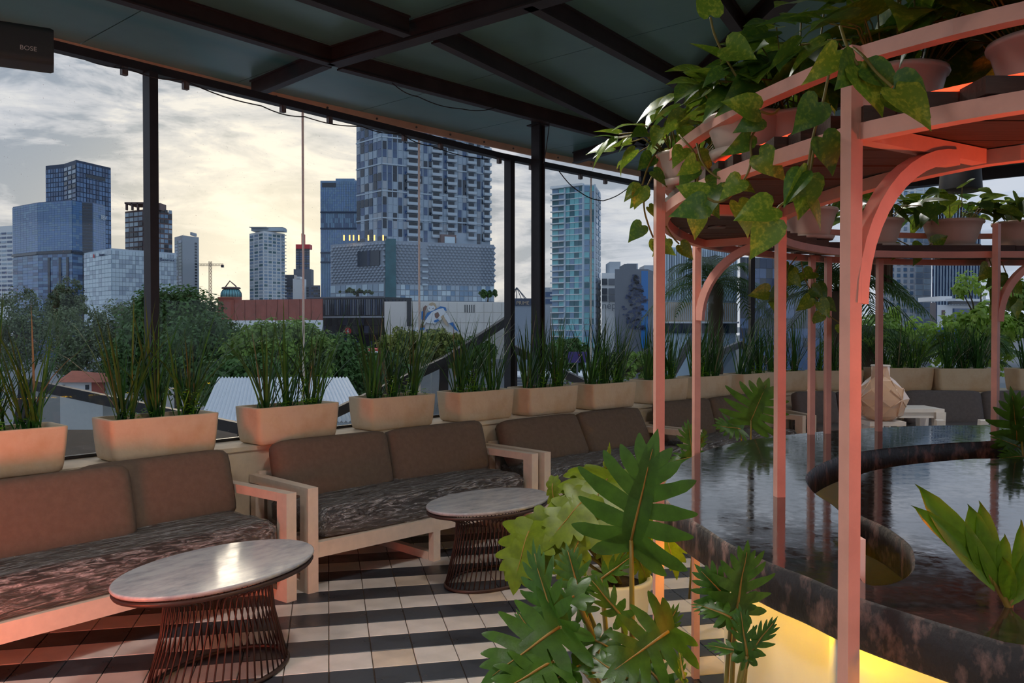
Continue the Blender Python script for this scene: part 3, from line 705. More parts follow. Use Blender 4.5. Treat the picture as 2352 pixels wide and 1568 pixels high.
M_['led_y'] = mat('yellow_led', (1, .7, .1), .5, emit=(1.0, .56, .008), es=30.0)
b = MB(); q = inset(out_loop, .035, so1); b.sweep([V(p.x, p.y, ZC - TH - .003) for p in q], .016, .005, closed=True); b.build('led_strip', M_['led_y'], bar, world=True)
b = MB(); q = inset(smooth(gap_far[3:9], 2), .10, so2)[2:-2]; b.sweep([V(p.x, p.y, ZC - TH - .006) for p in q], .010, .010); b.build('led_strip', M_['led_y'], bar, world=True)
# a short white support seen in the opening
p = G(1983, 1345, ZC - .02); MB().box((p.x + .01, p.y + .06, ZC - .20), (.028, .028, .54)).build('support_post', M_['white'], bar, world=True)
# ================================================================== PERGOLA OVER THE BAR
PG = empty('pergola', (.8, 3.0, 0), 'salmon painted curved pergola shelf standing over the bar', 'pergola')
ZR = 1.925; ZU = 2.076; TUBE = .028
def ringpts(l, z): return [G(x, y, z) for x, y in l]
o_out = [V(1.55, .98, 0), V(1.15, 1.17, 0)] + ringpts([(2352, 250), (1974, 322), (1930, 336), (1810, 372), (1701, 406), (1620, 440), (1560, 470), (1526, 500), (1522, 520), (1550, 545), (1609, 568), (1720, 586), (1853, 600), (2018, 606), (2180, 609), (2352, 608)], 1.915) + [V(3.9, 4.95, 0)]
o_in = [V(2.0, 1.45, 0), V(1.55, 1.62, 0)] + ringpts([(2352, 362), (2140, 402), (1976, 442), (1880, 470), (1812, 494), (1782, 515), (1772, 536), (1790, 561), (1850, 576), (1926, 586), (2018, 590), (2180, 592), (2352, 590)], 1.915) + [V(3.7, 4.35, 0)]
o_out = smooth(o_out, 2); o_in = smooth(o_in, 2)
def at(P, z): return [V(p.x, p.y, z) for p in P]
MB().sweep(at(o_out, ZR + .004), .032, .032).build('outer_ring', M_['pink'], PG, world=True)
MB().sweep(at(o_in, ZR + .004), .032, .032).build('inner_ring', M_['pink'], PG, world=True)
MB().sweep(at(o_out, ZU), .032, .028).build('guard_rail', M_['pink'], PG, world=True)
# planks lying across the rings
band = [(p.x, p.y) for p in o_out] + [(p.x, p.y) for p in reversed(o_in)]
def spans(y):
    xs = []
    for i in range(len(band)):
        (x0, y0), (x1, y1) = band[i], band[(i + 1) % len(band)]
        if (y0 - y) * (y1 - y) < 0: xs.append(x0 + (x1 - x0) * (y - y0) / (y1 - y0))
    xs.sort(); return list(zip(xs[::2], xs[1::2]))
y = .96; PW = .088
while y < 5.3:
    for (a, b_) in spans(y + PW / 2):
        if b_ - a < .05: continue
        while b_ - a > 0:
            e = min(b_, a + random.uniform(1.0, 1.6))
            if b_ - e < .25: e = b_
            MB().box(((a + e) / 2, y + PW / 2, ZR + .036 + random.uniform(-.001, .002)), (e - a - .004, PW - .006, .03)).build('plank', M_['plank'], PG, world=True)
            a = e
            if e == b_: break
    y += PW
def post(P, z0, z1, nm='post', rz=.35): MB().box((P[0], P[1], (z0 + z1) / 2), (TUBE, TUBE, z1 - z0), rz).build(nm, M_['pink'], PG, world=True)
pa = (.455, 2.585); pb = (.818, 3.705); ph = (.648, 1.600)
post(pa, 0, ZU + .014, rz=.12); post(pb, 0, ZR, rz=.2); post(ph, 0, ZU + .014, rz=.36)
for (x, y_) in ((1790, 1140), (1863, 997), (1900, 995), (2018, 990), (2285, 1006)):
    p = G(x, y_, ZC); post((p.x, p.y), ZC, ZR if x != 2285 else ZU, rz=.15 if x < 2200 else .6); pz = (p.x, p.y)
p_c = G(1790, 1140, ZC); p_g = G(2285, 1006, ZC)
post((1.9, 1.3), 0, ZU + .014); post((3.4, 4.95), ZC, ZU)
def brace(P, d, r, zt):
    d = V(*d, 0).normalized(); pts = []
    for i in range(13):
        a = pi / 2 * i / 12; pts.append(V(P[0], P[1], 0) + d * (.016 + r * (1 - cos(a))) + V(0, 0, zt - r + r * sin(a)))
    b = MB(); n = len(pts); x = V(d.y, -d.x, 0); vs = []
    for i in range(n):
        t = (pts[min(i + 1, n - 1)] - pts[max(i - 1, 0)]).normalized(); u = x.cross(t)
        for (s_, k) in ((-1, -1), (1, -1), (1, 1), (-1, 1)): vs.append(pts[i] + x * s_ * .016 + u * k * .016)
    b.add(vs, [(i * 4 + j, i * 4 + (j + 1) % 4, (i + 1) * 4 + (j + 1) % 4, (i + 1) * 4 + j) for i in range(n - 1) for j in range(4)] + [(3, 2, 1, 0), tuple((n - 1) * 4 + j for j in range(4))])
    b.build('brace', M_['pink'], PG, world=True)
brace(ph, (.86, .51), .31, ZR - .012); brace(pb, (.8, -.6), .32, ZR - .012); brace((p_g.x, p_g.y), (1, .1), .32, ZR - .012)
def cross(a, b_): MB().bar(V(a[0], a[1], ZR + .004), V(b_[0], b_[1], ZR + .004), .032, .031).build('cross_rail', M_['pink'], PG, world=True)
cross(pa, (p_c.x, p_c.y)); cross(ph, (1.02, 1.83)); cross(pb, (1.08, 3.5)); cross((p_g.x, p_g.y), (2.75, 4.85)); cross((1.15, 1.2), (1.45, 1.64))
# red LED strip along the shelf and two warm down-lights in the planks
M_['led_r'] = mat('red_led', (1, .1, .05), .5, emit=(1.0, .07, .02), es=1.6)
q = [p for p in inset([V(p.x, p.y, 0) for p in o_out], .035, -1)][6:36]
MB().sweep(at(q, ZR + .057), .010, .008).build('led_strip', M_['led_r'], PG, world=True)
def downlight(px, py):
    p = G(px, py, ZR + .019); t = MB(); t.lathe([(.030, -.002), (.034, -.004), (.034, .001), (.030, .002)], 20, c=p); t.build('downlight_ring', M_['clip'], PG, world=True)
    MB().lathe([(.0, -.001), (.022, -.001), (.022, .001), (0, .001)], 16, c=p).build('downlight_lens', mat('downlight_lens', (1, .9, .7), emit=(1, .82, .55), es=14), PG, world=True)
downlight(1646, 521); downlight(1820, 576)
# ================================================================== LEAF SHAPES
def heart_leaf(curl=.22, fold=.28, skew=0.0):
    o = [(.07, 0), (-.03, .10), (-.05, .22), (.04, .34), (.20, .385), (.42, .34), (.64, .22), (.84, .09), (1.0, 0)]
    mid = [.07, .10, .16, .24, .34, .48, .66, .85, 1.0]; b = MB(); vs = []
    def Z(x, y): return fold * abs(y) * (1 - .5 * abs(y)) - curl * x * x - .10 * y * y + skew * y * x
    for i, (x, y) in enumerate(o):
        for s_ in (-1, -.5, 0, .5, 1):
            X = mid[i] + (x - mid[i]) * abs(s_); Y = y * s_; vs.append((X, Y, Z(X, Y)))
    fs = [(i * 5 + j, (i + 1) * 5 + j, (i + 1) * 5 + j + 1, i * 5 + j + 1) for i in range(len(o) - 1) for j in range(4)]
    return b.add(vs, fs, 0, True)
HL = []
for (c, f_, k) in ((.15, .3, 0), (.35, .2, .15), (.05, .45, -.1), (.55, .25, .1)):
    HL.append([heart_leaf(c, f_, k).mesh('leaf', M_[q]) for q in ('pothos', 'pothos2')])
def lobed_leaf(lobes, core, droop=.25, fold=.10, tipw=.12, wave=.02, seed=1):
    """lobes: (position along the midrib, angle from the midrib, length, width); mirrored on both sides"""
    rnd = random.Random(seed); b = MB()
    def Z(x, y): return -droop * x * x * .6 - droop * .55 * y * y + fold * abs(y) + wave * sin(9 * x + 5 * y)
    n = 9; vs = []
    for i in range(n + 1):
        t = i / n; w = core * (sin(pi * min(1, t * .9 + .12)) ** .7) * (1 - t * .55) + .006
        for s_ in (-1, 0, 1): vs.append((t, s_ * w, Z(t, s_ * w)))
    b.add(vs, [(i * 3 + j, (i + 1) * 3 + j, (i + 1) * 3 + j + 1, i * 3 + j + 1) for i in range(n) for j in range(2)], 0, True)
    vs = []
    for i in range(6):       # pointed tip lobe
        t = i / 5; x = .72 + .42 * t; w = tipw * (1 - t) ** .6 * (.7 + .3 * sin(pi * t))
        for s_ in (-1, 0, 1): vs.append((x, s_ * w, Z(x, s_ * w)))
    b.add(vs, [(i * 3 + j, (i + 1) * 3 + j, (i + 1) * 3 + j + 1, i * 3 + j + 1) for i in range(5) for j in range(2)], 0, True)
    for (t0, ang, L_, w0) in lobes:
        for sd in (-1, 1):
            a0 = radians(ang + rnd.uniform(-4, 4)); L2 = L_ * rnd.uniform(.88, 1.1); vs = []; m = 7; x, y = t0, 0.0; bend = radians(rnd.uniform(8, 22))
            ts = [0, .2, .4, .6, .78, .9, .97, 1]
            for i in range(m + 1):
                t = ts[i]; a = a0 - bend * t; w = w0 * (1.12 - .35 * t + .22 * sin(pi * t)) * (1 - t ** 5) ** .6 * (1 + .10 * sin(11 * t + L_ * 40)) / 2 + .002
                px, py = -sin(a), cos(a)
                for s_ in (-1, 0, 1):
                    X, Y = x + px * w * s_, y + py * w * s_
                    vs.append((X, sd * Y, Z(X, Y) + (.004 if s_ == 0 else 0)))
                st_ = (ts[min(i + 1, m)] - t) * L2; x += cos(a) * st_; y += sin(a) * st_
            b.add(vs, [(i * 3 + j, (i + 1) * 3 + j, (i + 1) * 3 + j + 1, i * 3 + j + 1) for i in range(m) for j in range(2)], 0, True)
    return b
PH_L = [(.0, 130, .46, .17), (.05, 106, .60, .155), (.19, 88, .68, .145), (.33, 74, .68, .14), (.47, 62, .60, .13), (.61, 50, .47, .12), (.74, 38, .33, .11)]
MO_L = [(.0, 130, .42, .28), (.05, 104, .52, .25), (.20, 84, .58, .22), (.37, 68, .56, .21), (.53, 54, .48, .19), (.68, 42, .36, .17)]
PHM = [lobed_leaf(PH_L, .16, d, f_, .12, .015, s_).mesh('leaf', M_['philo']) for d, f_, s_ in ((.2, .12, 1), (.5, .2, 2), (.05, .05, 3))]
MOM = [lobed_leaf(MO_L, .26, d, f_, .20, .02, s_).mesh('leaf', M_['philo2']) for d, f_, s_ in ((.3, .12, 4), (.8, .2, 5), (.5, .05, 6))]
def leaf_matrix(base, tip, nrm, wid=1.0, L_=None):
    x = (tip - base); l = x.length if L_ is None else L_; x.normalize(); z = Vector(nrm); z = z - x * z.dot(x)
    if z.length < 1e-3: z = V(0, 0, 1) - x * x.z
    z.normalize(); y = z.cross(x)
    return Matrix(((x.x * l, y.x * l * wid, z.x * l, base.x), (x.y * l, y.y * l * wid, z.y * l, base.y), (x.z * l, y.z * l * wid, z.z * l, base.z), (0, 0, 0, 1)))
def midrib(plant, M, r, droop):
    pts = [M @ V(t, 0, -droop * t * t * .6 + .02 * sin(9 * t) * .7 + .006) for t in (0, .15, .3, .45, .6, .75, .95)]; MB().tube(pts, [r, r * .9, r * .8, r * .65, r * .5, r * .4, r * .2], 5).build('midrib', M_['vein'], plant, world=True)
def petiole(plant, a, c, b_, r=.005, m='stem', nm='stem'):
    pts = []
    for i in range(9): t = i / 8; pts.append(a * (1 - t) ** 2 + c * 2 * t * (1 - t) + b_ * t * t)
    MB().tube(pts, [r * (1.15 - .4 * i / 8) for i in range(9)], 6).build(nm, M_[m], plant, world=True)
# ---- pots of pothos on the shelf
def round_pot(R, h):
    b = MB(); b.lathe([(R * .62, 0), (R * .70, .004), (R * .78, h * .25), (R * .90, h * .6), (R * .97, h * .86), (R * 1.03, h * .88), (R * 1.05, h * .93), (R * 1.03, h), (R * .95, h), (R * .90, h * .86)], 28); b.sm[-1] = False
    s_ = MB(); s_.lathe([(R * .62, -.012), (R * .85, -.012), (R * .92, .006), (R * .90, .006), (R * .80, -.004), (R * .6, -.004)], 28)
    return b.mesh('pot_body', M_['pot']), s_.mesh('saucer', M_['pot'])
POTS = {}
ZS = ZR + .064
def pothos(P, lab, R=.115, h=.125, nl=34, spread=.22, up=.16, ls=(.06, .12), vines=(), seed=0):
    rnd = random.Random(seed); k = (R, h)
    if k not in POTS: POTS[k] = round_pot(R, h)
    t = empty('potted_pothos', (P[0], P[1], ZS), lab, 'potted plant', 'pothos pots on the pergola shelf')
    I = Matrix.Translation((0, 0, .014))
    inst('pot_body', POTS[k][0], t, I, world=False); inst('saucer', POTS[k][1], t, I, world=False)
    MB().lathe([(R * .9, h * .86), (R * .9, h * .88), (0.001, h * .9)], 20, c=(0, 0, .014)).build('soil', M_['soil'], t)
    for i in range(nl):
        az = rnd.uniform(0, 2 * pi); rr = spread * sqrt(rnd.random()); z = h + .02 + up * (1 - (rr / spread) ** 2 * .75) * rnd.uniform(.25, 1.0)
        b_ = V(rr * cos(az), rr * sin(az), z); dirn = V(cos(az), sin(az), rnd.uniform(-.75, .35)).normalized(); L_ = rnd.uniform(*ls)
        nrm = V(rnd.gauss(0, .35), rnd.gauss(-.35, .35), 1.0)
        inst('leaf', rnd.choice(HL)[rnd.randrange(2)], t, leaf_matrix(b_, b_ + dirn, nrm, rnd.uniform(.85, 1.15), L_), world=False)
        if i % 2 == 0:
            q = MB(); c0 = V(R * .5 * cos(az), R * .5 * sin(az), h * .9); md = (c0 + b_) / 2 + V(0, 0, .05)
            q.tube([c0, md, b_], .0022, 4); q.build('stem', M_['stem'], t)
    for pts in vines:       # a hanging runner: pixel path with depth; leaves alternate along it
        W_ = [D(*p) for p in pts]; W_ = smooth(W_, 2)
        MB().tube(W_, .0030, 5).build('vine', M_['stem'], t, world=True)
        L_t = sum((W_[i + 1] - W_[i]).length for i in range(len(W_) - 1)); acc = 0; nxt = .03; sd = 1
        for i in range(len(W_) - 1):
            seg = (W_[i + 1] - W_[i]); acc += seg.length
            if acc > nxt:
                nxt += rnd.uniform(.045, .075); sd = -sd; d = seg.normalized(); b_ = W_[i + 1]
                dirn = (d * .35 + V(sd * .7, rnd.uniform(-.4, .1), rnd.uniform(-.9, -.1))).normalized(); L2 = rnd.uniform(ls[0] * .8, ls[1] * .75)
                e = b_ + dirn * .018
                inst('leaf', rnd.choice(HL)[rnd.randrange(2)], t, leaf_matrix(e, e + dirn, V(rnd.gauss(0, .4), -1, rnd.gauss(.3, .4)), rnd.uniform(.9, 1.15), L2))
        b_ = W_[-1]; d = (W_[-1] - W_[-2]).normalized(); inst('leaf', HL[0][0], t, leaf_matrix(b_, b_ + d, V(.2, -1, .2), 1, ls[1] * .7))
    return t
def shelf(px, py): return G(px, py, ZS)
# near arm of the shelf
pothos(G(1712, 366, ZS), 'pothos in a wide red-lit pot on the shelf above the outermost post', .100, .092, 60, .20, .17, (.06, .115), seed=1,
       vines=[[(1745, 262, 1.86), (1742, 290, 1.86), (1722, 318, 1.85), (1728, 380, 1.85), (1700, 430, 1.86), (1655, 470, 1.86), (1618, 452, 1.88)],
              [(1560, 310, 2.3), (1606, 360, 2.2), (1600, 430, 2.18), (1600, 480, 2.18)], [(1600, 330, 2.15), (1612, 375, 2.1), (1640, 405, 2.08), (1672, 415, 2.05)]])
pothos(G(1555, 415, ZS) + V(.05, .12, 0), 'pothos trailing over the outer curve of the pergola beside the glass', .085, .09, 64, .22, .16, (.06, .11), seed=2,
       vines=[[(1500, 400, 2.7), (1480, 440, 2.68), (1478, 480, 2.68), (1490, 520, 2.68), (1500, 545, 2.7)], [(1520, 330, 2.6), (1488, 380, 2.55), (1475, 425, 2.55)], [(1530, 520, 2.9), (1545, 545, 2.95), (1560, 560, 2.95)]])
pothos((.83, 1.80), 'pothos in a pale pot half hidden behind the nearest post', .095, .10, 90, .24, .26, (.085, .135), seed=3,
       vines=[[(1905, 165, 1.62), (1890, 240, 1.62), (1870, 300, 1.63), (1860, 360, 1.64), (1855, 400, 1.65)], [(1872, 330, 1.66), (1860, 405, 1.66), (1835, 450, 1.67), (1790, 470, 1.68), (1775, 500, 1.68)]])
pothos((1.02, 1.60), 'pothos in the orange glowing pot beside the nearest post', .10, .10, 110, .26, .30, (.09, .145), seed=4,
       vines=[[(1960, 110, 1.50), (1985, 130, 1.46), (2010, 165, 1.44), (2050, 200, 1.42)], [(1930, 60, 1.5), (1945, 110, 1.47), (1970, 150, 1.46)]])
pothos((1.35, 1.35), 'pothos at the top corner of the picture above the guard rail', .10, .10, 100, .28, .26, (.09, .14), seed=5)
pothos((.72, 2.12), 'large bushy pothos standing highest between the near shelf pots', .085, .09, 70, .22, .30, (.07, .13), seed=6,
       vines=[[(1700, 190, 1.95), (1665, 130, 1.95), (1640, 80, 1.94), (1632, 40, 1.94)], [(1790, 250, 1.85), (1775, 265, 1.84), (1745, 255, 1.83)]])
# far arm
for i, (px, py, w_, nl) in enumerate(((1862, 552, 'in a wide pot behind the nearest post on the far shelf', 34), (2018, 570, 'second along the far shelf under the curtain', 36), (2192, 572, 'in the roundest pot in the middle of the far shelf', 44), (2345, 574, 'at the picture edge on the far shelf', 40))):
    p = G(px, py, ZS); v = []
    if i == 0: v = [[(1830, 590, 3.9), (1805, 620, 3.85), (1812, 660, 3.85), (1770, 668, 3.85)], [(1880, 610, 4.3), (1865, 640, 4.25), (1885, 680, 4.25), (1895, 720, 4.25), (1935, 745, 4.25)], [(1840, 600, 4.0), (1850, 650, 4.0), (1880, 690, 4.0)]]
    if i == 1: v = [[(2050, 545, 4.5), (2110, 575, 4.45), (2140, 560, 4.45)]]
    if i == 3: v = [[(2270, 590, 4.25), (2285, 630, 4.2), (2300, 655, 4.2), (2290, 690, 4.2)], [(2300, 600, 4.3), (2320, 650, 4.3), (2330, 690, 4.3)]]
    q = G(px, 586, 1.915); pos = V(p.x, p.y, 0)
    pothos((pos.x, pos.y + .02), 'pothos %s' % w_, (.15 if i == 2 else .13), .14, nl, .26, .20, (.09, .15), vines=v, seed=20 + i)
# ================================================================== BIG FLOOR PLANTS
def big_plant(nm, loc, lab, leaves, meshes, stem_from, r=.008, rib=True, cat='plant'):
    t = empty(nm, loc, lab, cat)
    for (bx_, by_, Yb, tx, ty, Yt, nr, mi, wid) in leaves:
        a = D(bx_, by_, Yb); e = D(tx, ty, Yt); M = leaf_matrix(a, e, nr, wid)
        M = M @ Matrix.Scale(.92 if meshes is PHM else 1.08, 4)
        lo_ = inst('leaf', meshes[mi], t, M)
        if rib: midrib(lo_, M, r * .5, ((.2, .5, .05) if meshes is PHM else (.3, .8, .5))[mi])
        s0 = Vector(stem_from) + V(random.uniform(-.04, .04), random.uniform(-.04, .04), 0); c = (s0 + a) / 2 + V(0, 0, .10); petiole(t, s0, c, a, r)
    return t
# philodendron in the foreground (its pot stands just below the picture)
ph_leaves = [(1450, 1240, 2.25, 1500, 1010, 2.15, (-.3, -1, .15), 0, .95), (1285, 1440, 2.0, 1110, 1560, 1.9, (-.2, -.9, .55), 0, .95), (1285, 1440, 2.02, 1195, 1265, 2.05, (-.6, -.7, .2), 1, .6), (1535, 1450, 1.95, 1400, 1545, 1.85, (.1, -.9, .6), 0, .95),
             (1330, 1360, 2.2, 1300, 1250, 2.25, (-.2, -.8, .3), 2, .7), (1430, 1420, 2.15, 1350, 1320, 2.2, (.3, -.8, .5), 2, .5), (1320, 1370, 2.1, 1170, 1440, 2.1, (-.1, -.4, 1), 1, .7), (1270, 1520, 1.95, 1130, 1590, 1.85, (0, -.6, .8), 0, .8),
             (1400, 1490, 2.1, 1290, 1420, 2.2, (.2, -.6, .8), 1, .7), (1440, 1560, 1.9, 1350, 1500, 2.0, (.1, -.7, .7), 2, .7), (1500, 1490, 2.0, 1560, 1390, 2.0, (.3, -.9, .1), 2, .6), (1340, 1400, 2.15, 1260, 1350, 2.2, (-.2, -.5, .9), 1, .8), (1520, 1570, 1.9, 1440, 1480, 2.0, (0, -.9, .4), 0, .6),
             (1380, 1330, 2.35, 1460, 1270, 2.4, (.2, -.7, .7), 2, .45), (1240, 1480, 2.1, 1185, 1400, 2.15, (-.4, -.8, .4), 2, .6), (1420, 1530, 2.05, 1520, 1540, 2.0, (.1, -.4, .9), 1, .7), (1330, 1530, 2.0, 1230, 1570, 1.95, (-.1, -.4, .9), 1, .7), (1570, 1560, 1.85, 1560, 1490, 1.9, (.4, -.8, .3), 2, .3)]
big_plant('philodendron', (.30, 2.2, .35), 'large lobed philodendron spreading across the floor in the foreground', ph_leaves, PHM, (.30, 2.2, .36))
pr = MB(); pr.lathe([(.12, 0), (.13, .01), (.17, .33), (.175, .36), (.155, .36), (.15, .33)], 28, c=(.30, 2.2, 0)); pr.build('plant_pot', M_['white'], label='white round pot under the foreground philodendron', cat='pot')
# monstera in its tall white pot
mp_ = (.445, 3.70)
pt = empty('plant_pot', (mp_[0], mp_[1], 0), 'tall white round pot holding the monstera by the second table', 'pot')
MB().lathe([(.115, 0), (.125, .008), (.165, .38), (.176, .44), (.178, .455), (.155, .455), (.15, .42)], 32).build('pot_body', M_['white'], pt)
MB().lathe([(.152, .415), (.152, .42), (.001, .43)], 24).build('soil', M_['soil'], pt)
mo_leaves = [(1340, 1150, 3.6, 1260, 1230, 3.5, (-.4, -.8, .6), 0, 1), (1395, 1100, 3.7, 1330, 1190, 3.45, (-.2, -.7, .8), 1, 1.1), (1215, 1220, 3.6, 1175, 1330, 3.5, (-.5, -.8, .3), 0, 1.1), (1258, 1200, 3.65, 1240, 1310, 3.6, (-.2, -.9, .3), 2, .9), (1440, 1120, 3.8, 1480, 1190, 3.7, (.3, -.6, .8), 1, 1.1),
             (1400, 1095, 3.8, 1405, 1185, 3.5, (0, -.6, .9), 1, 1.2), (1420, 1180, 3.6, 1400, 1270, 3.5, (0, -.9, .3), 1, .9), (1520, 1210, 3.6, 1560, 1300, 3.5, (.5, -.8, .3), 0, .9), (1470, 1200, 3.7, 1500, 1260, 3.6, (.4, -.8, .4), 2, .9), (1330, 1240, 3.5, 1290, 1330, 3.45, (-.2, -.9, .3), 2, .8),
             (1350, 1120, 3.75, 1290, 1150, 3.6, (-.3, -.4, 1), 1, 1), (1500, 1150, 3.85, 1535, 1215, 3.8, (.3, -.5, .9), 1, 1), (1390, 1080, 3.9, 1405, 1030, 3.9, (.3, -1, 0), 2, .3), (1450, 1250, 3.7, 1500, 1330, 3.65, (.5, -.7, .3), 2, .7), (1270, 1110, 3.85, 1265, 1175, 3.8, (-.8, -.5, .3), 2, .8), (1180, 1240, 3.65, 1160, 1310, 3.55, (-.7, -.7, .2), 2, .8), (1300, 1230, 3.6, 1320, 1330, 3.5, (0, -1, .1), 0, .6), (1490, 1090, 3.9, 1520, 1140, 3.8, (.3, -.5, .9), 0, .9)]
big_plant('monstera', (mp_[0], mp_[1], .42), 'yellow-green monstera in the tall white pot', mo_leaves, MOM, (mp_[0], mp_[1], .43), .007)
# philodendron at the bar's near edge
p2 = [(1690, 1395, 1.75, 1600, 1300, 1.75, (-.3, -1, .3), 2, .8), (1690, 1400, 1.75, 1720, 1250, 1.7, (.2, -1, .2), 2, .75), (1680, 1420, 1.7, 1590, 1370, 1.75, (-.2, -.6, .8), 1, .6), (1715, 1505, 1.65, 1700, 1390, 1.65, (.2, -1, .2), 2, .5), (1715, 1505, 1.66, 1785, 1420, 1.65, (.2, -1, .3), 2, .5), (1710, 1500, 1.66, 1615, 1470, 1.7, (0, -.8, .6), 1, .4)]
big_plant('philodendron', (.45, 1.75, .3), 'dark lobed philodendron leaning on the near edge of the bar', p2, PHM, (.45, 1.75, .31), .006)
MB().lathe([(.09, 0), (.10, .01), (.13, .28), (.135, .31), (.12, .31), (.115, .29)], 24, c=(.45, 1.75, 0)).build('plant_pot', M_['white'], label='white pot below the dark philodendron by the bar', cat='pot')
# leaves rising behind the bar's far edge
big_plant('philodendron', (1.30, 4.75, .5), 'single deeply cut philodendron leaf rising beyond the bar', [(1725, 965, 4.70, 1765, 875, 4.62, (-.15, -1, .15), 0, 1.3), (1700, 985, 4.8, 1640, 975, 4.7, (-.3, -.8, .5), 2, .7)], PHM, (1.35, 4.78, .2), .006)
big_plant('philodendron', (.95, 4.35, .3), 'curled glossy philodendron leaves behind the arched post', [(1590, 1040, 4.1, 1580, 965, 4.1, (-.2, -1, .1), 2, .7), (1600, 1050, 4.1, 1535, 1050, 4.1, (0, -.6, .8), 1, .8), (1610, 1020, 4.15, 1618, 985, 4.1, (.4, -1, 0), 2, .6)], PHM, (.93, 4.2, .2), .005)
big_plant('philodendron', (2.75, 4.6, .6), 'bright lobed philodendron at the far end of the bar', [(2335, 1010, 4.0, 2330, 900, 3.9, (-.2, -1, .1), 0, .8), (2345, 1030, 4.0, 2300, 1000, 3.95, (-.3, -.8, .5), 1, .8), (2350, 1050, 3.9, 2305, 1040, 3.85, (-.2, -.6, .8), 1, .8), (2352, 1000, 4.0, 2400, 930, 3.9, (.2, -1, .2), 2, .9)], PHM, (2.6, 4.25, ZC), .006)
# cycad frond with separate leaflets rising from the near edge of the bar
cy = empty('cycad', G(2322, 1452, ZC), 'cycad frond with broad pointed leaflets on the near bar edge', 'plant')
lf = MB(); q = []
for i in range(7):
    t = i / 6; w = .16 * sin(pi * (t * .86 + .10)) ** .8
    for s_ in (-1, 0, 1): q.append((t, s_ * w * (1 if t < 1 else 0), .05 * abs(s_) - .12 * t * t))
lf.add(q, [(i * 3 + j, (i + 1) * 3 + j, (i + 1) * 3 + j + 1, i * 3 + j + 1) for i in range(6) for j in range(2)], 0, True); LFM = lf.mesh('leaflet', M_['cycad'])
Yc = 1.62; stem = [D(2322, 1450, Yc), D(2320, 1400, Yc), D(2290, 1345, Yc), D(2245, 1290, Yc), D(2180, 1215, Yc), D(2130, 1160, Yc)]
MB().tube(smooth(stem, 2), [.006] * len(smooth(stem, 2)), 6).build('stem', M_['vein'], cy, world=True)
st2 = [D(2322, 1440, Yc), D(2318, 1390, Yc), D(2340, 1345, Yc), D(2400, 1290, Yc)]; MB().tube(smooth(st2, 2), .005, 6).build('stem', M_['vein'], cy, world=True)
for (a, b_, c, e, w) in ((2285, 1345, 2120, 1120, .85), (2250, 1290, 2108, 1166, .8), (2268, 1325, 2232, 1165, 1.25), (2280, 1335, 2258, 1158, 1.0), (2290, 1345, 2312, 1232, 1.2), (2318, 1375, 2308, 1285, 1.4), (2330, 1350, 2380, 1250, 1.1), (2318, 1385, 2400, 1310, 1.0), (2325, 1365, 2352, 1200, .7)):
    inst('leaflet', LFM, cy, leaf_matrix(D(a, b_, Yc), D(c, e, Yc - .03), V(-.2, -1, .25), w * .8))
# ================================================================== SPEAKERS
sp = empty('speaker', D(40, 147, 3.5), 'grey wall speaker with rounded end under the ceiling', 'speaker')
b = MB(); A = D(124, 147, 3.5); Bm = D(-150, 147, 3.3); zt = zz(62, 3.5); z0 = zz(147, 3.5); n = 6; P0 = V(A.x, A.y, 0); d = V(Bm.x - A.x, Bm.y - A.y, 0).normalized(); nn = V(-d.y, d.x, 0)
if nn.y < 0: nn = -nn
prof = []
hh_ = (zt - z0) / 2; zc_ = (zt + z0) / 2
for (cx, cz, a0) in ((1, 1, 0), (-1, 1, 90), (-1, -1, 180), (1, -1, 270)):
    for k in range(n): a = radians(a0 + 90 * k / (n - 1)); prof.append((cx * .06 + .03 * cos(a), cz * (hh_ - .03) + .03 * sin(a)))
vs = []; m = len(prof)
for (s_, t) in ((0.94, 0), (1, .012), (1, .48), (.94, .492)):
    for (u, v) in prof: vs.append(P0 + d * t + nn * (u * s_ + .09) + V(0, 0, zc_ + v * s_))
b.add(vs, [(i * m + j, i * m + (j + 1) % m, (i + 1) * m + (j + 1) % m, (i + 1) * m + j) for i in range(3) for j in range(m)] + [tuple(range(m)), tuple(reversed(range(3 * m, 4 * m)))], 0, True); b.build('speaker_body', M_['spk'], sp, world=True)
text('brand_mark', 'BOSE', .026, M_['cap'], sp, frame_mat(D(65, 111, 3.40), -d))
c_ = P0 + d * .26 + nn * .09; MB().bar(V(c_.x, c_.y, zt - .01), V(c_.x, c_.y, ZP), .03, .03).build('bracket', M_['steel'], sp, world=True)
ps = D(2206, 440, 5.6); sp2 = empty('pendant_speaker', ps, 'black pendant speaker hanging over the far shelf pots', 'speaker')
MB().lathe([(.10, .006), (.125, 0), (.132, .012), (.118, .22), (.112, .30), (.06, .32)], 32).build('speaker_body', M_['black'], sp2)
MB().lathe([(.0, .001), (.118, .001), (.118, .008), (0, .008)], 28).build('grille', M_['spk'], sp2)
MB().tube([V(0, 0, .31), V(0, 0, ZP - ps.z)], .012, 8).build('hanger', M_['black'], sp2)
# curtain gathered at the far post
cu = MB(); A = D(1960, 500, 10.4); B = D(2052, 500, 10.6); vs = []; n = 60
for i in range(n + 1):
    t = i / n; p = A.lerp(B, t); o = .03 * sin(t * 34) + .012 * sin(t * 81)
    for z in (3.42, 2.9, 2.35): vs.append((p.x + o * .2, p.y + o, z - .25 * t * (z < 3)))
cu.add(vs, [(i * 3 + j, (i + 1) * 3 + j, (i + 1) * 3 + j + 1, i * 3 + j + 1) for i in range(n) for j in range(2)], 0, True)
cu.build('curtain', mat('brown_curtain', srgb(96, 76, 62), .9, trans=.1), label='raised brown curtain gathered under the far roof edge', cat='curtain')
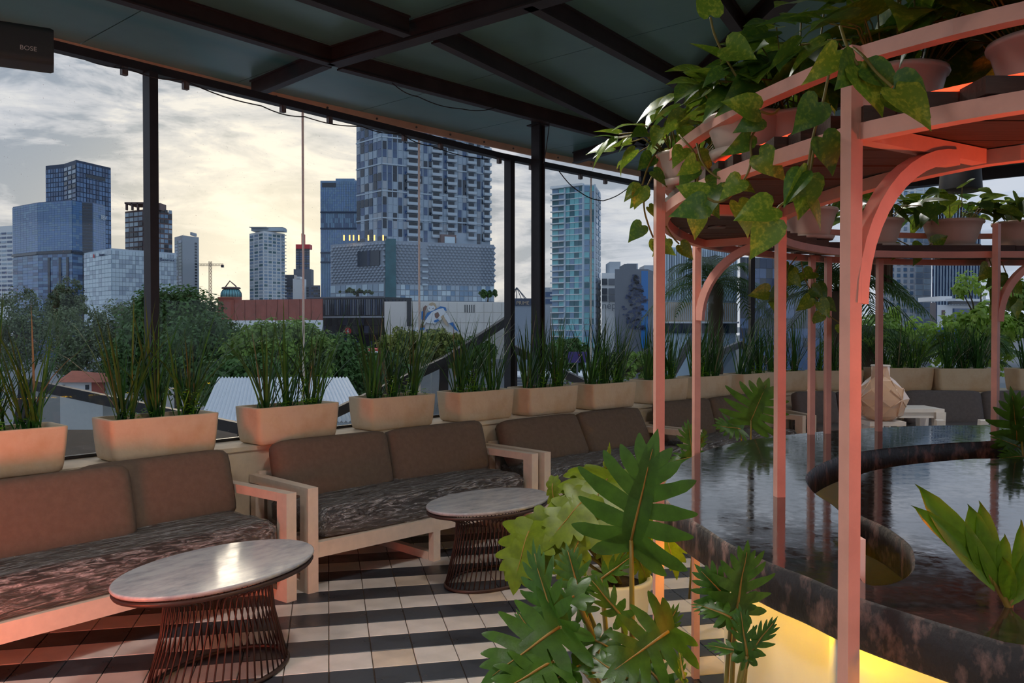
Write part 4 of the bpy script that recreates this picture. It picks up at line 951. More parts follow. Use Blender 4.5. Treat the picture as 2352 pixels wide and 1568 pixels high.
# ================================================================== THE CITY OUTSIDE
def bm_(name, r, g, b, rough=.35, **k): return mat(name, srgb(r, g, b), rough, **k)
Q = dict(blue=bm_('glass_blue', 98, 134, 178, .12, var=.18, vs=.05, spec=.8), deep=bm_('glass_deep_blue', 66, 92, 130, .15, var=.2, vs=.06, spec=.8), pale=bm_('glass_pale', 206, 224, 232, .2, var=.06, vs=.05), grid=bm_('mullion_dark', 52, 66, 92, .5),
         lite=bm_('mullion_pale', 196, 210, 220, .5), white=bm_('facade_white', 242, 242, 240, .7, var=.03), grey=bm_('facade_grey', 182, 188, 194, .7, var=.05), conc=bm_('concrete_grey', 112, 116, 124, .8, var=.1, vs=.1), dark=bm_('glass_dark', 40, 50, 64, .15, spec=.7), red=bm_('brick_red', 168, 92, 76, .8, var=.12, vs=.3),
         brown=bm_('frame_brown', 128, 104, 98, .7), slate=bm_('panel_slate', 158, 168, 180, .45, var=.06), steelb=bm_('glass_steel_blue', 124, 154, 182, .18, var=.15, vs=.08), mid=bm_('glass_mid', 170, 186, 200, .2), teal=bm_('glass_teal', 128, 196, 200, .18, var=.15, vs=.2), teald=bm_('glass_teal_dark', 58, 108, 118, .18, var=.2, vs=.2),
         green=bm_('crown_green', 72, 96, 46, .8), lime=bm_('crown_lime', 104, 130, 48, .8), olive=bm_('crown_olive', 84, 92, 62, .8), bark=bm_('bark', 90, 80, 66, .9), tile=bm_('roof_tile', 186, 104, 78, .8, var=.12, vs=2), mall=bm_('mall_stone', 236, 230, 220, .8, var=.03), blk=bm_('black_screen', 36, 40, 46, .35),
         blueb=bm_('banner_blue', 40, 120, 190, .6), redb=bm_('sign_red', 214, 40, 50, .5), navy=bm_('sign_navy', 30, 50, 92, .5), roofw=bm_('roof_white', 216, 222, 226, .5, var=.04), lot=bm_('asphalt', 120, 124, 126, .9, var=.1), grass=bm_('park_green', 84, 112, 60, .95, var=.2, vs=.05), bluew=bm_('wall_blue', 36, 70, 150, .7), skin=bm_('mural_brown', 140, 104, 88, .8), sand=bm_('mural_sand', 206, 180, 146, .8), purple=bm_('billboard_purple', 74, 58, 120, .6))
GZ = -9.0
MB().box((300, 700, GZ - 1), (3200, 1500, 2)).build('ground', Q['lot'], kind='structure', label='city ground far below the terrace')
def bp(px, Y): return V((px - 1176) / FPX * Y, Y, 0)
class Bld:
    def __init__(s, nm, lab, pts, ytop, mats, depth=25, cat='building', zb=None, nm_body='body'):
        """pts: facade corners from the photograph, (pixel x, distance)"""
        s.P = [bp(*p) for p in pts]; Ym = min(p[1] for p in pts); s.Y = Ym; s.z1 = zz(ytop, Ym); s.z0 = GZ if zb is None else zz(zb, Ym)
        c = sum(s.P, V(0, 0, 0)) / len(s.P); s.t = empty(nm, (c.x, c.y, s.z0), lab, cat)
        a, b = s.P[0], s.P[-1]; bk = V(0, depth, 0)
        MB().prism([(p.x, p.y) for p in s.P] + [(b.x * (b.y + depth) / b.y, b.y + depth), (a.x * (a.y + depth) / a.y, a.y + depth)], s.z0, s.z1).build(nm_body, mats, s.t, world=True)
    def face(s, i): return s.P[i], s.P[i + 1]
    def z(s, y): return zz(y, s.Y)
    def grid(s, i, ya, yb, nx, nz, mats, fill=(.82, .78), sep=False, nm='window', out=.12, rnd=None, u=(0, 1), pick=None, dep=.1):
        a, b = s.face(i); d = (b - a); L_ = d.length; d.normalize(); n = V(d.y, -d.x, 0); z1, z0 = s.z(ya), s.z(yb); cw = L_ * (u[1] - u[0]) / nx; ch = (z1 - z0) / nz
        ml = mats if isinstance(mats, (list, tuple)) else [mats]; J = MB(); cache = {}
        r = random.Random(int(L_ * 1000) + nx)
        for k in range(nz):
            for j in range(nx):
                mi = r.randrange(len(ml)) if pick is None else pick(j, k, r)
                if mi is None: continue
                c = a + d * (L_ * u[0] + cw * (j + .5)) + n * out + V(0, 0, z0 + ch * (k + .5))
                if sep:
                    if mi not in cache:
                        q = MB(); q.obox((0, 0, 0), d * cw * fill[0] / 2, n * dep, V(0, 0, ch * fill[1] / 2)); cache[mi] = q.mesh(nm, ml[mi])
                    inst(nm, cache[mi], s.t, Matrix.Translation(c))
                else: J.obox(c, d * cw * fill[0] / 2, n * dep, V(0, 0, ch * fill[1] / 2), mi)
        if not sep: J.build(nm + '_grid', ml, s.t, world=True, kind='stuff')
    def band(s, i, ya, yb, m, out=.2, th=.15, nm='band', u=(0, 1)):
        a, b = s.face(i); d = b - a; L_ = d.length; d.normalize(); n = V(d.y, -d.x, 0); z1, z0 = s.z(ya), s.z(yb)
        q = MB(); q.obox(a + d * L_ * (u[0] + u[1]) / 2 + n * out + V(0, 0, (z0 + z1) / 2), d * L_ * (u[1] - u[0]) / 2, n * th, V(0, 0, (z1 - z0) / 2)); return q.build(nm, m, s.t, world=True)
    def sign(s, i, u, y, body, hpx, m, nm='lettering', out=.6):
        a, b = s.face(i); d = b - a; L_ = d.length; d.normalize(); n = V(d.y, -d.x, 0); p = a + d * L_ * u + n * out + V(0, 0, s.z(y)); return text(nm, body, hpx * s.Y / FPX * 1.25, m, s.t, frame_mat(p, d), .05)
    def roofbox(s, px0, px1, y0, y1, m, dY=6, nm='roof_box', depth=8):
        a, b = bp(px0, s.Y + dY), bp(px1, s.Y + dY); q = MB(); q.prism([(a.x, a.y), (b.x, b.y), (b.x, b.y + depth), (a.x, a.y + depth)], zz(y1, s.Y + dY), zz(y0, s.Y + dY)); return q.build(nm, m, s.t, world=True)
# -- left cluster
B = Bld('apartment_block', 'white banded apartment block at the left edge behind the glass towers', [(-60, 430), (31, 420)], 518, Q['white'])
B.grid(0, 530, 690, 7, 16, [Q['mid'], Q['deep']], (.8, .45))
B = Bld('office_tower', 'tall dark blue office tower with a notched crown', [(108, 420), (150, 415), (178, 405), (257, 425)], 367, Q['grid'])
B.grid(0, 376, 640, 7, 24, [Q['blue'], Q['deep']], (.8, .82)); B.grid(1, 376, 640, 3, 24, [Q['dark'], Q['deep'], Q['mid']], (.8, .7)); B.grid(2, 372, 640, 11, 24, [Q['blue'], Q['blue'], Q['deep']], (.8, .84)); 
B.band(2, 395, 403, Q['dark'], .3, .1, 'crown_vent', (.26, .82))
B = Bld('office_building', 'broad curved blue glass office building below the tall dark tower', [(32, 330), (90, 318), (168, 312), (190, 316), (215, 318), (243, 326)], 459, Q['deep'])
for i, nx in ((0, 9), (1, 12), (2, 3), (4, 5)):
    B.grid(i, 461, 574, nx, 22, [Q['blue'], Q['blue'], Q['steelb']], (.96, .93)); B.grid(i, 582, 760, nx // 2 + 1, 26, [Q['blue'], Q['steelb'], Q['deep']], (.97, .93))
B.grid(3, 461, 760, 1, 40, [Q['dark']], (.9, .8)); B.band(0, 575, 581, Q['dark'], .4, .3, 'recess_band'); B.band(1, 575, 581, Q['dark'], .4, .3, 'recess_band'); B.band(2, 577, 583, Q['dark'], .4, .3, 'recess_band')
for u0 in (.30, .62, .84): B.band(1, 590, 760, Q['dark'], .3, .15, 'dark_fin', (u0, u0 + .07))
B.sign(4, .78, 490, 'BBV', 11, Q['white'])
B = Bld('bank_building', 'pale glass bank box with two red and navy signs', [(195, 300), (258, 282), (406, 300)], 570, Q['lite'], 9)
B.grid(0, 574, 780, 9, 20, [Q['pale'], Q['pale'], Q['mid']], (.93, .9)); B.grid(1, 574, 780, 20, 20, [Q['pale'], Q['pale'], Q['mid']], (.93, .9))
B.sign(0, .72, 582, 'Banamex', 7, Q['navy']); B.sign(1, .84, 588, 'Banamex', 8, Q['navy'])
for (i, u, y, r) in ((0, .41, 582, .75), (1, .665, 587, .9)):
    a, b = B.face(i); d = (b - a); L_ = d.length; d.normalize(); n = V(d.y, -d.x, 0); c = a + d * L_ * u + n * .5 + V(0, 0, B.z(y)); q = MB()
    for k in range(10): q.add([c, c + (d * cos(k * .628) + V(0, 0, sin(k * .628))) * r, c + (d * cos((k + 1) * .628) + V(0, 0, sin((k + 1) * .628))) * r], [(0, 1, 2)])
    q.build('logo_disc', Q['redb'], B.t, world=True)
B = Bld('hotel_tower', 'brown framed tower with an open roof frame behind the window post', [(289, 470), (330, 462), (397, 475)], 481, Q['brown'])
B.grid(0, 484, 660, 4, 15, [Q['mid'], Q['pale'], Q['dark']], (.82, .72), sep=True); B.grid(1, 474, 660, 7, 16, [Q['mid'], Q['steelb'], Q['dark']], (.82, .7), sep=True)
for px in (290, 303, 316, 330): B.roofbox(px, px + 2.5, 466, 482, Q['brown'], 1, 'frame_post', 2)
B.roofbox(288, 333, 464, 468, Q['brown'], 1, 'frame_beam', 14); B.roofbox(340, 370, 466, 482, Q['brown'], 4)
B = Bld('slab_block', 'narrow pale grey slab block with a column of dark slots', [(402, 520), (420, 508), (458, 520)], 540, Q['grey'])
B.grid(0, 550, 670, 2, 16, [Q['teald'], Q['steelb']], (.8, .8)); B.grid(1, 552, 668, 1, 17, [Q['dark']], (.6, .55), u=(.70, .92)); B.roofbox(438, 442, 533, 540, Q['grey'])
# tower crane
cr = empty('tower_crane', V((483 - 1176) / FPX * 520, 520, GZ), 'thin tower crane on the skyline beside the sunset glow', 'crane')
def lattice(a, b, w, m, nm):
    q = MB(); d = (b - a); L_ = d.length; d.normalize(); x = V(1, 0, 0) if abs(d.x) < .5 else V(0, 0, 1); y = d.cross(x).normalized(); x = y.cross(d).normalized(); k = max(3, int(L_ / (w * 1.6)))
    for sx in (-1, 1):
        for sy in (-1, 1): q.bar(a + (x * sx + y * sy) * w / 2, b + (x * sx + y * sy) * w / 2, w * .16, w * .16)
    for i in range(k):
        for s_ in (-1, 1): q.bar(a + d * L_ * i / k + x * s_ * w / 2, a + d * L_ * (i + 1) / k - x * s_ * w / 2, w * .1, w * .1)
    return q.build(nm, m, cr, world=True)
lattice(V((483 - 1176) / FPX * 520, 520, GZ), D(483, 600, 520), 1.3, Q['brown'], 'mast'); lattice(D(458, 608, 520), D(513, 608, 520), 1.1, Q['brown'], 'jib'); MB().box(D(511, 611, 520), (1.6, 1, 1.7)).build('counterweight', Q['dark'], cr, world=True)
B = Bld('brick_hall', 'long red brick hall above a white base wall', [(515, 262), (742, 250)], 686, Q['red'], 40)
B.band(0, 735, 790, Q['white'], .1, .1, 'white_base')
for k in range(9): B.band(0, 686, 735, Q['red'], .14, .03, 'brick_panel', (k / 9 + .004, (k + 1) / 9 - .004))
B = Bld('dome_building', 'teal ribbed dome under construction beside the brick hall', [(500, 330), (556, 330)], 682, Q['red'], 20)
dm = MB(); c = D(531, 682, 338)
dm.lathe([(4.0, 0), (3.9, 1.6), (3.2, 2.8), (2.2, 3.4)], 22, c=c); dm.build('dome', Q['teal'], B.t, world=True)
rb = MB()
for k in range(22): a = 2 * pi * k / 22; rb.tube([c + V(r * cos(a), r * sin(a), z) for r, z in ((4.05, 0), (3.95, 1.6), (3.25, 2.85), (2.2, 3.5))], .12, 4)
rb.build('dome_rib', Q['teald'], B.t, world=True); MB().lathe([(3.6, 3.3), (3.8, 3.6), (3.4, 4.0)], 14, c=c).build('platform', Q['brown'], B.t, world=True)
MB().tube([D(517, 660, 338), D(528, 645, 338), D(541, 656, 338), D(546, 664, 338)], .28, 5).build('pump_arm', Q['brown'], B.t, world=True)
B = Bld('residential_tower', 'white residential tower with a rooftop landing deck', [(574, 470), (606, 456), (655, 470)], 530, Q['white'])
B.grid(0, 534, 690, 3, 20, [Q['teald'], Q['mid'], Q['steelb']], (.7, .62), sep=True); B.grid(1, 534, 690, 5, 20, [Q['teald'], Q['mid'], Q['steelb']], (.66, .62), sep=True); B.roofbox(578, 651, 523, 530, Q['lite']); B.roofbox(573, 613, 520.5, 522, Q['grey'], 2); B.roofbox(614, 650, 521, 522.5, Q['grey'], 6)
for k in range(20): B.band(1, 533 + k * 7.8, 534.6 + k * 7.8, Q['white'], .5, .5, 'balcony', (.86, 1.02))
B = Bld('stepped_tower', 'dark stepped tower with a red crown and spire', [(680, 620), (712, 620)], 570, Q['dark'])
B.grid(0, 575, 640, 4, 12, [Q['deep'], Q['conc']], (.8, .7)); B.roofbox(680, 712, 561, 571, Q['redb'], -1); B.roofbox(693, 696, 536, 562, Q['redb']); B.roofbox(675, 715, 618, 700, Q['conc'], -6)
B = Bld('office_block', 'low charcoal office block beneath the stepped tower', [(653, 560), (736, 560)], 655, Q['conc']); B.grid(0, 658, 690, 16, 5, [Q['dark'], Q['deep']], (.8, .6)); B.roofbox(653, 676, 631, 656, Q['dark'], -3); B.roofbox(673, 697, 640, 690, Q['white'], -8); B.roofbox(682, 690, 635, 641, Q['white'], -8)
B = Bld('glass_tower', 'slim pale blue glass tower beside the tallest block', [(737, 500), (826, 500)], 415, Q['steelb'])
B.grid(0, 418, 485, 22, 12, [Q['blue'], Q['steelb']], (.86, .95)); B.grid(0, 490, 523, 22, 3, [Q['steelb'], Q['deep']], (.7, .95)); B.grid(0, 527, 578, 22, 8, [Q['blue'], Q['steelb']], (.86, .95)); B.grid(0, 583, 600, 22, 2, [Q['steelb'], Q['deep']], (.7, .95)); B.grid(0, 604, 700, 22, 8, [Q['steelb'], Q['blue']], (.8, .95))
for y in (486, 523.5, 579, 600.5): B.band(0, y, y + 3, Q['grid'], .5, .3, 'recess_band')
B.roofbox(772, 815, 410, 416, Q['steelb']); B.band(0, 420, 430, Q['dark'], .3, .1, 'roof_lettering_panel', (.05, .4))
# -- the tallest block and the mall at its foot
B = Bld('apartment_tower', 'tallest glass and concrete apartment tower with stacked balconies', [(820, 362), (878, 348), (1126, 372)], 190, Q['mid'], 30, zb=553)
pk = lambda j, k, r: r.choice((0, 0, 1, 1, 2, 2, 3))
mt = [Q['dark'], Q['deep'], Q['mid'], Q['grey']]
B.grid(0, 250, 560, 6, 17, mt, (.82, .95), sep=True, pick=pk); B.grid(1, 250, 560, 22, 17, mt, (.72, .96), pick=lambda j, k, r: None if j in (5, 6, 10, 14, 18, 21) or (k < 2 and 8 < j < 18) else pk(j, k, r), sep=True)
for k in range(1, 6): B.band(1, 250 + k * 62, 253 + k * 62, Q['lite'], .25, .12, 'floor_band'); B.band(0, 250 + k * 62, 253 + k * 62, Q['lite'], .25, .12, 'floor_band')
a, b = B.face(1); d = (b - a); L_ = d.length; d.normalize(); n = V(d.y, -d.x, 0); ch = (B.z(250) - B.z(560)) / 17
bal = {}
for (u, w) in ((.27, 2.9), (.48, 2.2), (.62, 2.2), (.81, 2.0), (.96, 1.8)):
    q = MB(); q.obox((0, 0, 0), d * w, n * 1.0, V(0, 0, .16)); q.obox(n * .95 + V(0, 0, .65), d * w, n * .05, V(0, 0, .5), 1); q.obox(d * w * .97 + V(0, 0, .65), d * .06, n * .95, V(0, 0, .5), 1); q.obox(-n * .7 + V(0, 0, 1.6), d * w * .7, n * .1, V(0, 0, 1.1), 2); q.obox(-n * .65 - d * w * .78 + V(0, 0, 1.6), d * w * .12, n * .12, V(0, 0, 1.2), 1)
    me = q.mesh('balcony', [Q['grey'], Q['lite'], Q['dark']])
    for k in range(17):
        if u > .4 and k < 1: continue
        inst('balcony', me, B.t, Matrix.Translation(a + d * L_ * u + n * 1.0 + V(0, 0, B.z(560) + ch * (k + .15))))
B.band(1, 532, 562, Q['brown'], 1.5, 2, 'billboard_box', (.5, .64)); B.band(1, 537, 557, Q['pale'], 3.7, .1, 'billboard_screen', (.53, .625))
B = Bld('shopping_mall', 'mall podium clad in scale-like grey panels under the tallest tower', [(760, 345), (883, 328), (1135, 345)], 552, Q['slate'], 40)
def scales(i, ya, yb, nx, nz, skip=None):
    a, b = B.face(i); d = (b - a); L_ = d.length; d.normalize(); n = V(d.y, -d.x, 0); z1, z0 = B.z(ya), B.z(yb); cw = L_ / nx; ch = (z1 - z0) / nz; q = MB(); w = cw / 2; h = ch
    q.add([d * -w + n * .05, n * .7 - V(0, 0, h * .25), d * w + n * .05, n * .05 + V(0, 0, h * .62), n * .05 - V(0, 0, h * .75)], [(0, 1, 3), (1, 2, 3), (0, 4, 1), (4, 2, 1)]); me = q.mesh('cladding_scale', Q['slate'])
    J = MB()
    for k in range(nz):
        for j in range(nx):
            u = (j + .5 + .5 * (k % 2)) / nx
            if u > 1 or (skip and skip(u, (k + .5) / nz)): continue
            c = a + d * L_ * u + n * .1 + V(0, 0, z0 + ch * (k + .5)); J.add([c + v for v in q.v], q.f)
    J.build('cladding_scales', Q['slate'], B.t, world=True, kind='stuff')
scales(0, 556, 646, 15, 14, lambda u, v: .51 < u < .97 and .42 < v < .80); scales(1, 556, 650, 30, 14, lambda u, v: .0 < u < .1 or (.33 < u < .37))
B.band(0, 572, 609, Q['dark'], .35, .2, 'deep_window', (.53, .93)); B.band(0, 573, 608, Q['grid'], .6, .1, 'mullion', (.71, .76)); B.band(1, 548, 690, Q['teald'], .8, .3, 'glass_shaft', (.005, .095))
for k in range(5): B.band(1, 590 + k * 15, 594 + k * 15, Q['lite'], 1.0, .8, 'balcony', (.325, .375))
B.sign(0, .55, 558, 'banregio', 8, Q['white'])
B.grid(0, 650, 690, 10, 2, [Q['pale'], Q['mid']], (.9, .85), sep=True); B.grid(1, 652, 690, 22, 3, [Q['pale'], Q['mid'], Q['steelb']], (.9, .85), sep=True, u=(.1, 1))
for px in (790, 803, 812, 824, 846, 860, 880):
    q = MB(); q.box(D(px, 546, 336), (.5, .5, 2.2)); q.build('terrace_light', mat('warm_terrace_light', (1, .6, .2), emit=(1, .5, .12), es=1.6), B.t, world=True)
B = Bld('glazed_box', 'black finned glazed box jutting from the mall', [(708, 300), (884, 292), (946, 300)], 682, Q['blk'], 18, zb=728)
B.grid(0, 686, 724, 34, 1, [Q['dark'], Q['conc'], Q['grid']], (.6, .95), out=.3, dep=.25); B.grid(1, 686, 724, 8, 1, [Q['dark'], Q['blk']], (.7, .95)); B.band(0, 680, 683.5, Q['conc'], .4, .4, 'roof_edge'); B.band(0, 726, 729, Q['grey'], .4, .4, 'soffit_edge')
for px, dx in ((727, 0), (739, 6)): B.t and MB().bar(D(px, 728, 300), D(px + dx, 790, 300), .9, .9).build('prop', Q['conc'], B.t, world=True)
B = Bld('glass_lobby', 'dark glass lobby below the finned box with a round red sign', [(738, 306), (886, 302)], 730, Q['dark'], 20); B.grid(0, 730, 800, 12, 4, [Q['dark'], Q['deep'], Q['blk']], (.94, .92))
c = D(799, 760, 299); q = MB()
for k in range(20): q.add([c, c + V(cos(k * .314), 0, sin(k * .314)) * 1.25, c + V(cos((k + 1) * .314), 0, sin((k + 1) * .314)) * 1.25], [(0, 1, 2)])
q.build('round_sign', Q['redb'], B.t, world=True); q = MB(); q.add([c + V(x, -.1, z) for x, z in ((-.5, -.1), (-.2, .5), (.3, .7), (.1, .2), (.5, -.2), (0, -.5))], [(0, 1, 2, 3, 4, 5)]); q.build('sign_mark', Q['white'], B.t, world=True); MB().box(c - V(0, 0, 3), (.3, .3, 4)).build('sign_pole', Q['grey'], B.t, world=True)
B = Bld('mural_wall', 'pale stone mall wall painted with a blue and white winged figure', [(883, 290), (945, 288), (1172, 296)], 692, Q['mall'], 30)
for k in range(11):
    for r in range(3): B.band(1, 694 + r * 24, 716 + r * 24, Q['mall'], .1, .06, 'stone_panel', (k / 11 + .002, (k + 1) / 11 - .002))
for k in range(5): B.band(1, 699, 717, Q['blk'], .2, .1, 'slot_window', (.53 + k * .023, .538 + k * .023))
B.band(1, 756, 777, Q['dark'], .2, .1, 'shop_window', (.145, .295)); B.band(0, 690, 749, Q['blk'], .3, .2, 'black_panel', (.85, 1.0))
def mural(px, m, o):
    q = MB(); q.add([D(x, y, 287.2 + (x - 945) * .035 - o) for x, y in px], [tuple(range(len(px)))]); q.build('mural_shape', m, B.t, world=True)
mural([(983, 706), (986, 697), (993, 694), (1000, 697), (1003, 706), (999, 713), (990, 716), (985, 713)], Q['sand'], .0); mural([(981, 707), (985, 701), (991, 702), (996, 701), (1000, 706), (997, 712), (990, 716), (984, 713)], Q['white'], .1); mural([(985, 707), (987, 706), (987, 709)], Q['blk'], .2); mural([(993, 708), (996, 706), (995, 710)], Q['blk'], .2)
mural([(972, 706), (977, 701), (981, 703), (977, 713), (976, 722), (974, 736), (970, 733), (971, 720)], Q['skin'], .0); mural([(968, 715), (972, 714), (972, 735), (968, 733)], Q['blueb'], .1)
mural([(976, 728), (981, 718), (995, 713), (1004, 708), (1012, 703), (1024, 706), (1026, 714), (1016, 712), (1002, 718), (986, 727), (978, 738)], Q['blueb'], .15); mural([(982, 728), (992, 716), (1006, 710), (1018, 707), (1022, 714), (1032, 728), (1036, 740), (1030, 742), (1020, 728), (1010, 736), (1000, 743), (986, 742), (978, 740), (974, 748), (972, 744)], Q['white'], .25)
mural([(998, 720), (1006, 716), (1010, 724), (1004, 732), (999, 728)], Q['skin'], .3); mural([(1012, 728), (1018, 722), (1028, 744), (1031, 750), (1024, 746)], Q['sand'], .3); mural([(1031, 742), (1041, 740), (1046, 750), (1055, 763), (1044, 756), (1038, 748)], Q['blueb'], .3)
mural([(965, 750), (972, 738), (977, 744), (974, 755), (966, 756)], Q['skin'], .2); mural([(963, 753), (976, 752), (974, 758), (965, 758)], Q['blueb'], .3); mural([(941, 766), (952, 756), (960, 752), (960, 760), (950, 764)], Q['blueb'], .2); mural([(950, 757), (958, 750), (966, 752), (960, 760), (953, 761)], Q['white'], .3); mural([(997, 736), (1006, 732), (1009, 736), (1003, 740), (997, 740)], Q['blueb'], .35)
B.band(1, 768, 776, Q['redb'], .3, .1, 'small_sign', (.055, .1))
B = Bld('dome_tent_hall', 'blue-grey hall with a gold lettered sign between the posts', [(1166, 240), (1222, 240)], 685, Q['slate'], 20); B.band(0, 685, 702, Q['grid'], .15, .1, 'sign_panel'); B.sign(0, .62, 696, 'PRIME', 9, Q['sand'])
for k in range(7): a = pi * k / 6; MB().tube([D(1187, 660, 245), D(1187 + 22 * cos(a), 686, 245) + V(0, 3 * sin(a), 0)], .12, 4).build('roof_strut', Q['conc'], B.t, world=True)
B = Bld('mall_annex', 'pale annex with window boxes behind the steel column', [(1222, 250), (1275, 250)], 660, Q['grey'], 20); B.grid(0, 668, 700, 2, 2, [Q['deep']], (.7, .7), sep=True)
# -- teal balcony tower
B = Bld('balcony_tower', 'slender teal glass tower with white floor slabs', [(1268, 205), (1299, 203), (1341, 200), (1366, 200), (1379, 212)], 424, Q['lite'], 14)
for i, nx in ((1, 4), (2, 2)): B.grid(i, 426, 800, nx, 27, [Q['teal'], Q['teal'], Q['teald'], Q['steelb']], (.93, .86), sep=True)
B.grid(0, 426, 800, 2, 27, [Q['teald'], Q['teal'], Q['steelb']], (.86, .7), sep=True); B.grid(3, 428, 800, 2, 27, [Q['grey'], Q['steelb']], (.6, .7))
for k in range(28): y = 426 + k * 374 / 27; B.band(0, y - 1.2, y + 1.2, Q['white'], .5, .55, 'balcony_slab'); B.band(1, y - .8, y + .8, Q['white'], .16, .12, 'slab_edge')
for u in (0, 1): B.band(1, 424, 800, Q['lite'], .3, .25, 'pier', (u - .04, u + .04))
B.band(2, 424, 800, Q['lite'], .3, .25, 'pier', (.9, 1.05)); B.band(0, 421, 426, Q['white'], .4, .5, 'parapet'); B.band(1, 421, 426, Q['white'], .4, .5, 'parapet')
# -- mall behind the pergola
B = Bld('cinema_block', 'white cinema block with dark window bays beside the teal tower', [(1382, 190), (1425, 190), (1500, 192)], 627, Q['white'], 25)
for k, y in enumerate((640, 662, 678)): B.band(0, y, y + 14, Q['conc'], .2, .15, 'window_bay', (.36, .98)); B.band(0, y, y + 14, Q['dark'], .25, .12, 'window_bay', (0, .28))
B.sign(0, .52, 702, 'népo', 18, Q['conc'])
for k in range(3): B.roofbox(1400 + k * 40, 1425 + k * 40, 601 + 4 * k, 628, Q['grey'], 4 + k)
B = Bld('tree_mural_block', 'grey windowless block painted with a dark blue tree', [(1412, 170), (1488, 170), (1500, 176)], 618, Q['conc'], 12); B.roofbox(1434, 1462, 606, 619, Q['conc'], 2)
B.band(0, 622, 800, Q['blueb'], .03, .04, 'blue_stripe', (.80, 1.0)); tr = MB(); rd = random.Random(5)
for k in range(170):
    t = rd.random(); y = 632 + 125 * t; hw = 3 + 26 * min(t * 1.8, 1.0) * (1 if t < .75 else .6); x = 1460 + rd.uniform(-hw, hw); s_ = rd.uniform(3, 7); tr.add([D(x + s_ * cos(a_) * .9, y + s_ * .6 * sin(a_), 169.7) for a_ in [j * 1.2566 + t for j in range(5)]], [(0, 1, 2, 3, 4)])
tr.build('tree_mural', Q['navy'], B.t, world=True)
B = Bld('lattice_car_park', 'pale blue finned car park behind the arched brace', [(1505, 120), (1690, 124)], 566, Q['pale'], 12)
B.grid(0, 568, 690, 34, 1, [Q['mid'], Q['pale']], (.45, .98), nm='fin', out=.3, dep=.25); B.band(0, 694, 738, Q['sand'], .2, .15, 'lower_wall'); B.band(0, 738, 742, Q['white'], .5, .4, 'slab_edge'); B.band(0, 742, 765, Q['dark'], .2, .2, 'parking_bay'); B.grid(0, 696, 736, 40, 1, [Q['lite']], (.2, 1), nm='railing_bar', out=.6, dep=.05)
B = Bld('dark_glass_block', 'dark blue reflective block behind the palms', [(1699, 110), (1800, 112), (1900, 120)], 590, Q['deep'], 25); B.grid(0, 592, 800, 7, 9, [Q['deep'], Q['grid'], Q['dark']], (.97, .96), sep=True); B.grid(1, 592, 800, 5, 9, [Q['deep'], Q['dark']], (.97, .96), sep=True)
B = Bld('pale_tower', 'tall pale tower with paired windows behind the far shelf', [(2010, 262), (2100, 262), (2138, 264)], 405, Q['white'], 22); B.grid(0, 410, 760, 6, 26, [Q['mid'], Q['steelb']], (.5, .6), sep=True); B.grid(1, 410, 760, 2, 26, [Q['mid'], Q['pale']], (.8, .8), sep=True)
B = Bld('striped_tower', 'navy office tower with white vertical fins', [(2140, 235), (2250, 235)], 474, Q['navy'], 22); B.grid(0, 476, 760, 15, 18, [Q['deep'], Q['navy']], (.9, .95)); B.grid(0, 474, 760, 16, 1, [Q['lite']], (.16, 1), nm='fin', out=.5, dep=.35)
B = Bld('showroom', 'white showroom with a dark glass front below the striped tower', [(2138, 150), (2152, 148), (2186, 148), (2268, 152)], 700, Q['white'], 16); B.band(2, 708, 755, Q['deep'], .2, .15, 'glass_front', (.02, .84)); B.band(2, 692, 699, Q['dark'], .3, .4, 'clerestory', (-.1, .95)); B.band(2, 686, 692, Q['white'], .8, 1.0, 'roof_slab', (-.15, 1.05)); B.band(1, 712, 724, Q['brown'], .1, .1, 'small_window', (.3, .5)); B.band(0, 694, 790, Q['grid'], .1, .1, 'dark_wall'); B.roofbox(2158, 2186, 680, 690, Q['white'], 2)
for px in (2252, 2258, 2262): B.roofbox(px, px + 1.5, 672, 690, Q['grey'], 4, 'antenna', .3)
B.band(2, 752, 790, Q['bluew'], 1.2, .3, 'blue_hoarding', (-1.2, 1.1))
for i, (a, b, y) in enumerate(((2270, 2290, 712), (2292, 2312, 716), (2322, 2344, 712), (2350, 2380, 720), (2300, 2330, 728))):
    B = Bld('distant_block', ('farthest pale block on the right skyline beside the arched post', 'second farthest pale block on the right skyline', 'twin pale block beyond the curved brace on the skyline', 'pale block at the very edge of the right skyline', 'low pale block beneath the far skyline blocks')[i], [(a, 1500 + 30 * i), (b, 1500 + 30 * i)], y, Q['mid'], 30); B.grid(0, y + 2, y + 26, 4, 7, [Q['grey'], Q['steelb']], (.6, .6))
MB().prism([(150 + 700, 1900), (2400, 1900), (2600, 2600), (700, 2600)], GZ, 8).build('hill', Q['slate'], kind='structure', label='hazy hill on the far horizon')
# ================================================================== TREES
def crown(c, R, n, s_, rd, up=.55):
    q = MB(); cl = []
    for i in range(max(8, n // 60)):
        u = V(rd.gauss(0, 1), rd.gauss(0, 1), rd.gauss(0, .9)).normalized(); u = u * (rd.random() ** .35); cl.append((c + V(u.x * R[0], u.y * R[1], u.z * R[2]), min(R) * rd.uniform(.22, .42)))
    for i in range(n):
        p, r = cl[rd.randrange(len(cl))]; u = V(rd.gauss(0, 1), rd.gauss(0, 1), rd.gauss(0, 1)).normalized() * r * (rd.random() ** .4); p = p + u; nrm = (u.normalized() + V(rd.gauss(0, .5), rd.gauss(0, .5), up)).normalized()
        x = nrm.cross(V(rd.gauss(0, 1), rd.gauss(0, 1), rd.gauss(0, 1))).normalized(); y = nrm.cross(x); a, b = s_ * rd.uniform(.6, 1.3), s_ * rd.uniform(.35, .7)
        q.add([p - x * a, p - y * b, p + x * a, p + y * b], [(0, 1, 2, 3)], 0)
    return q, cl
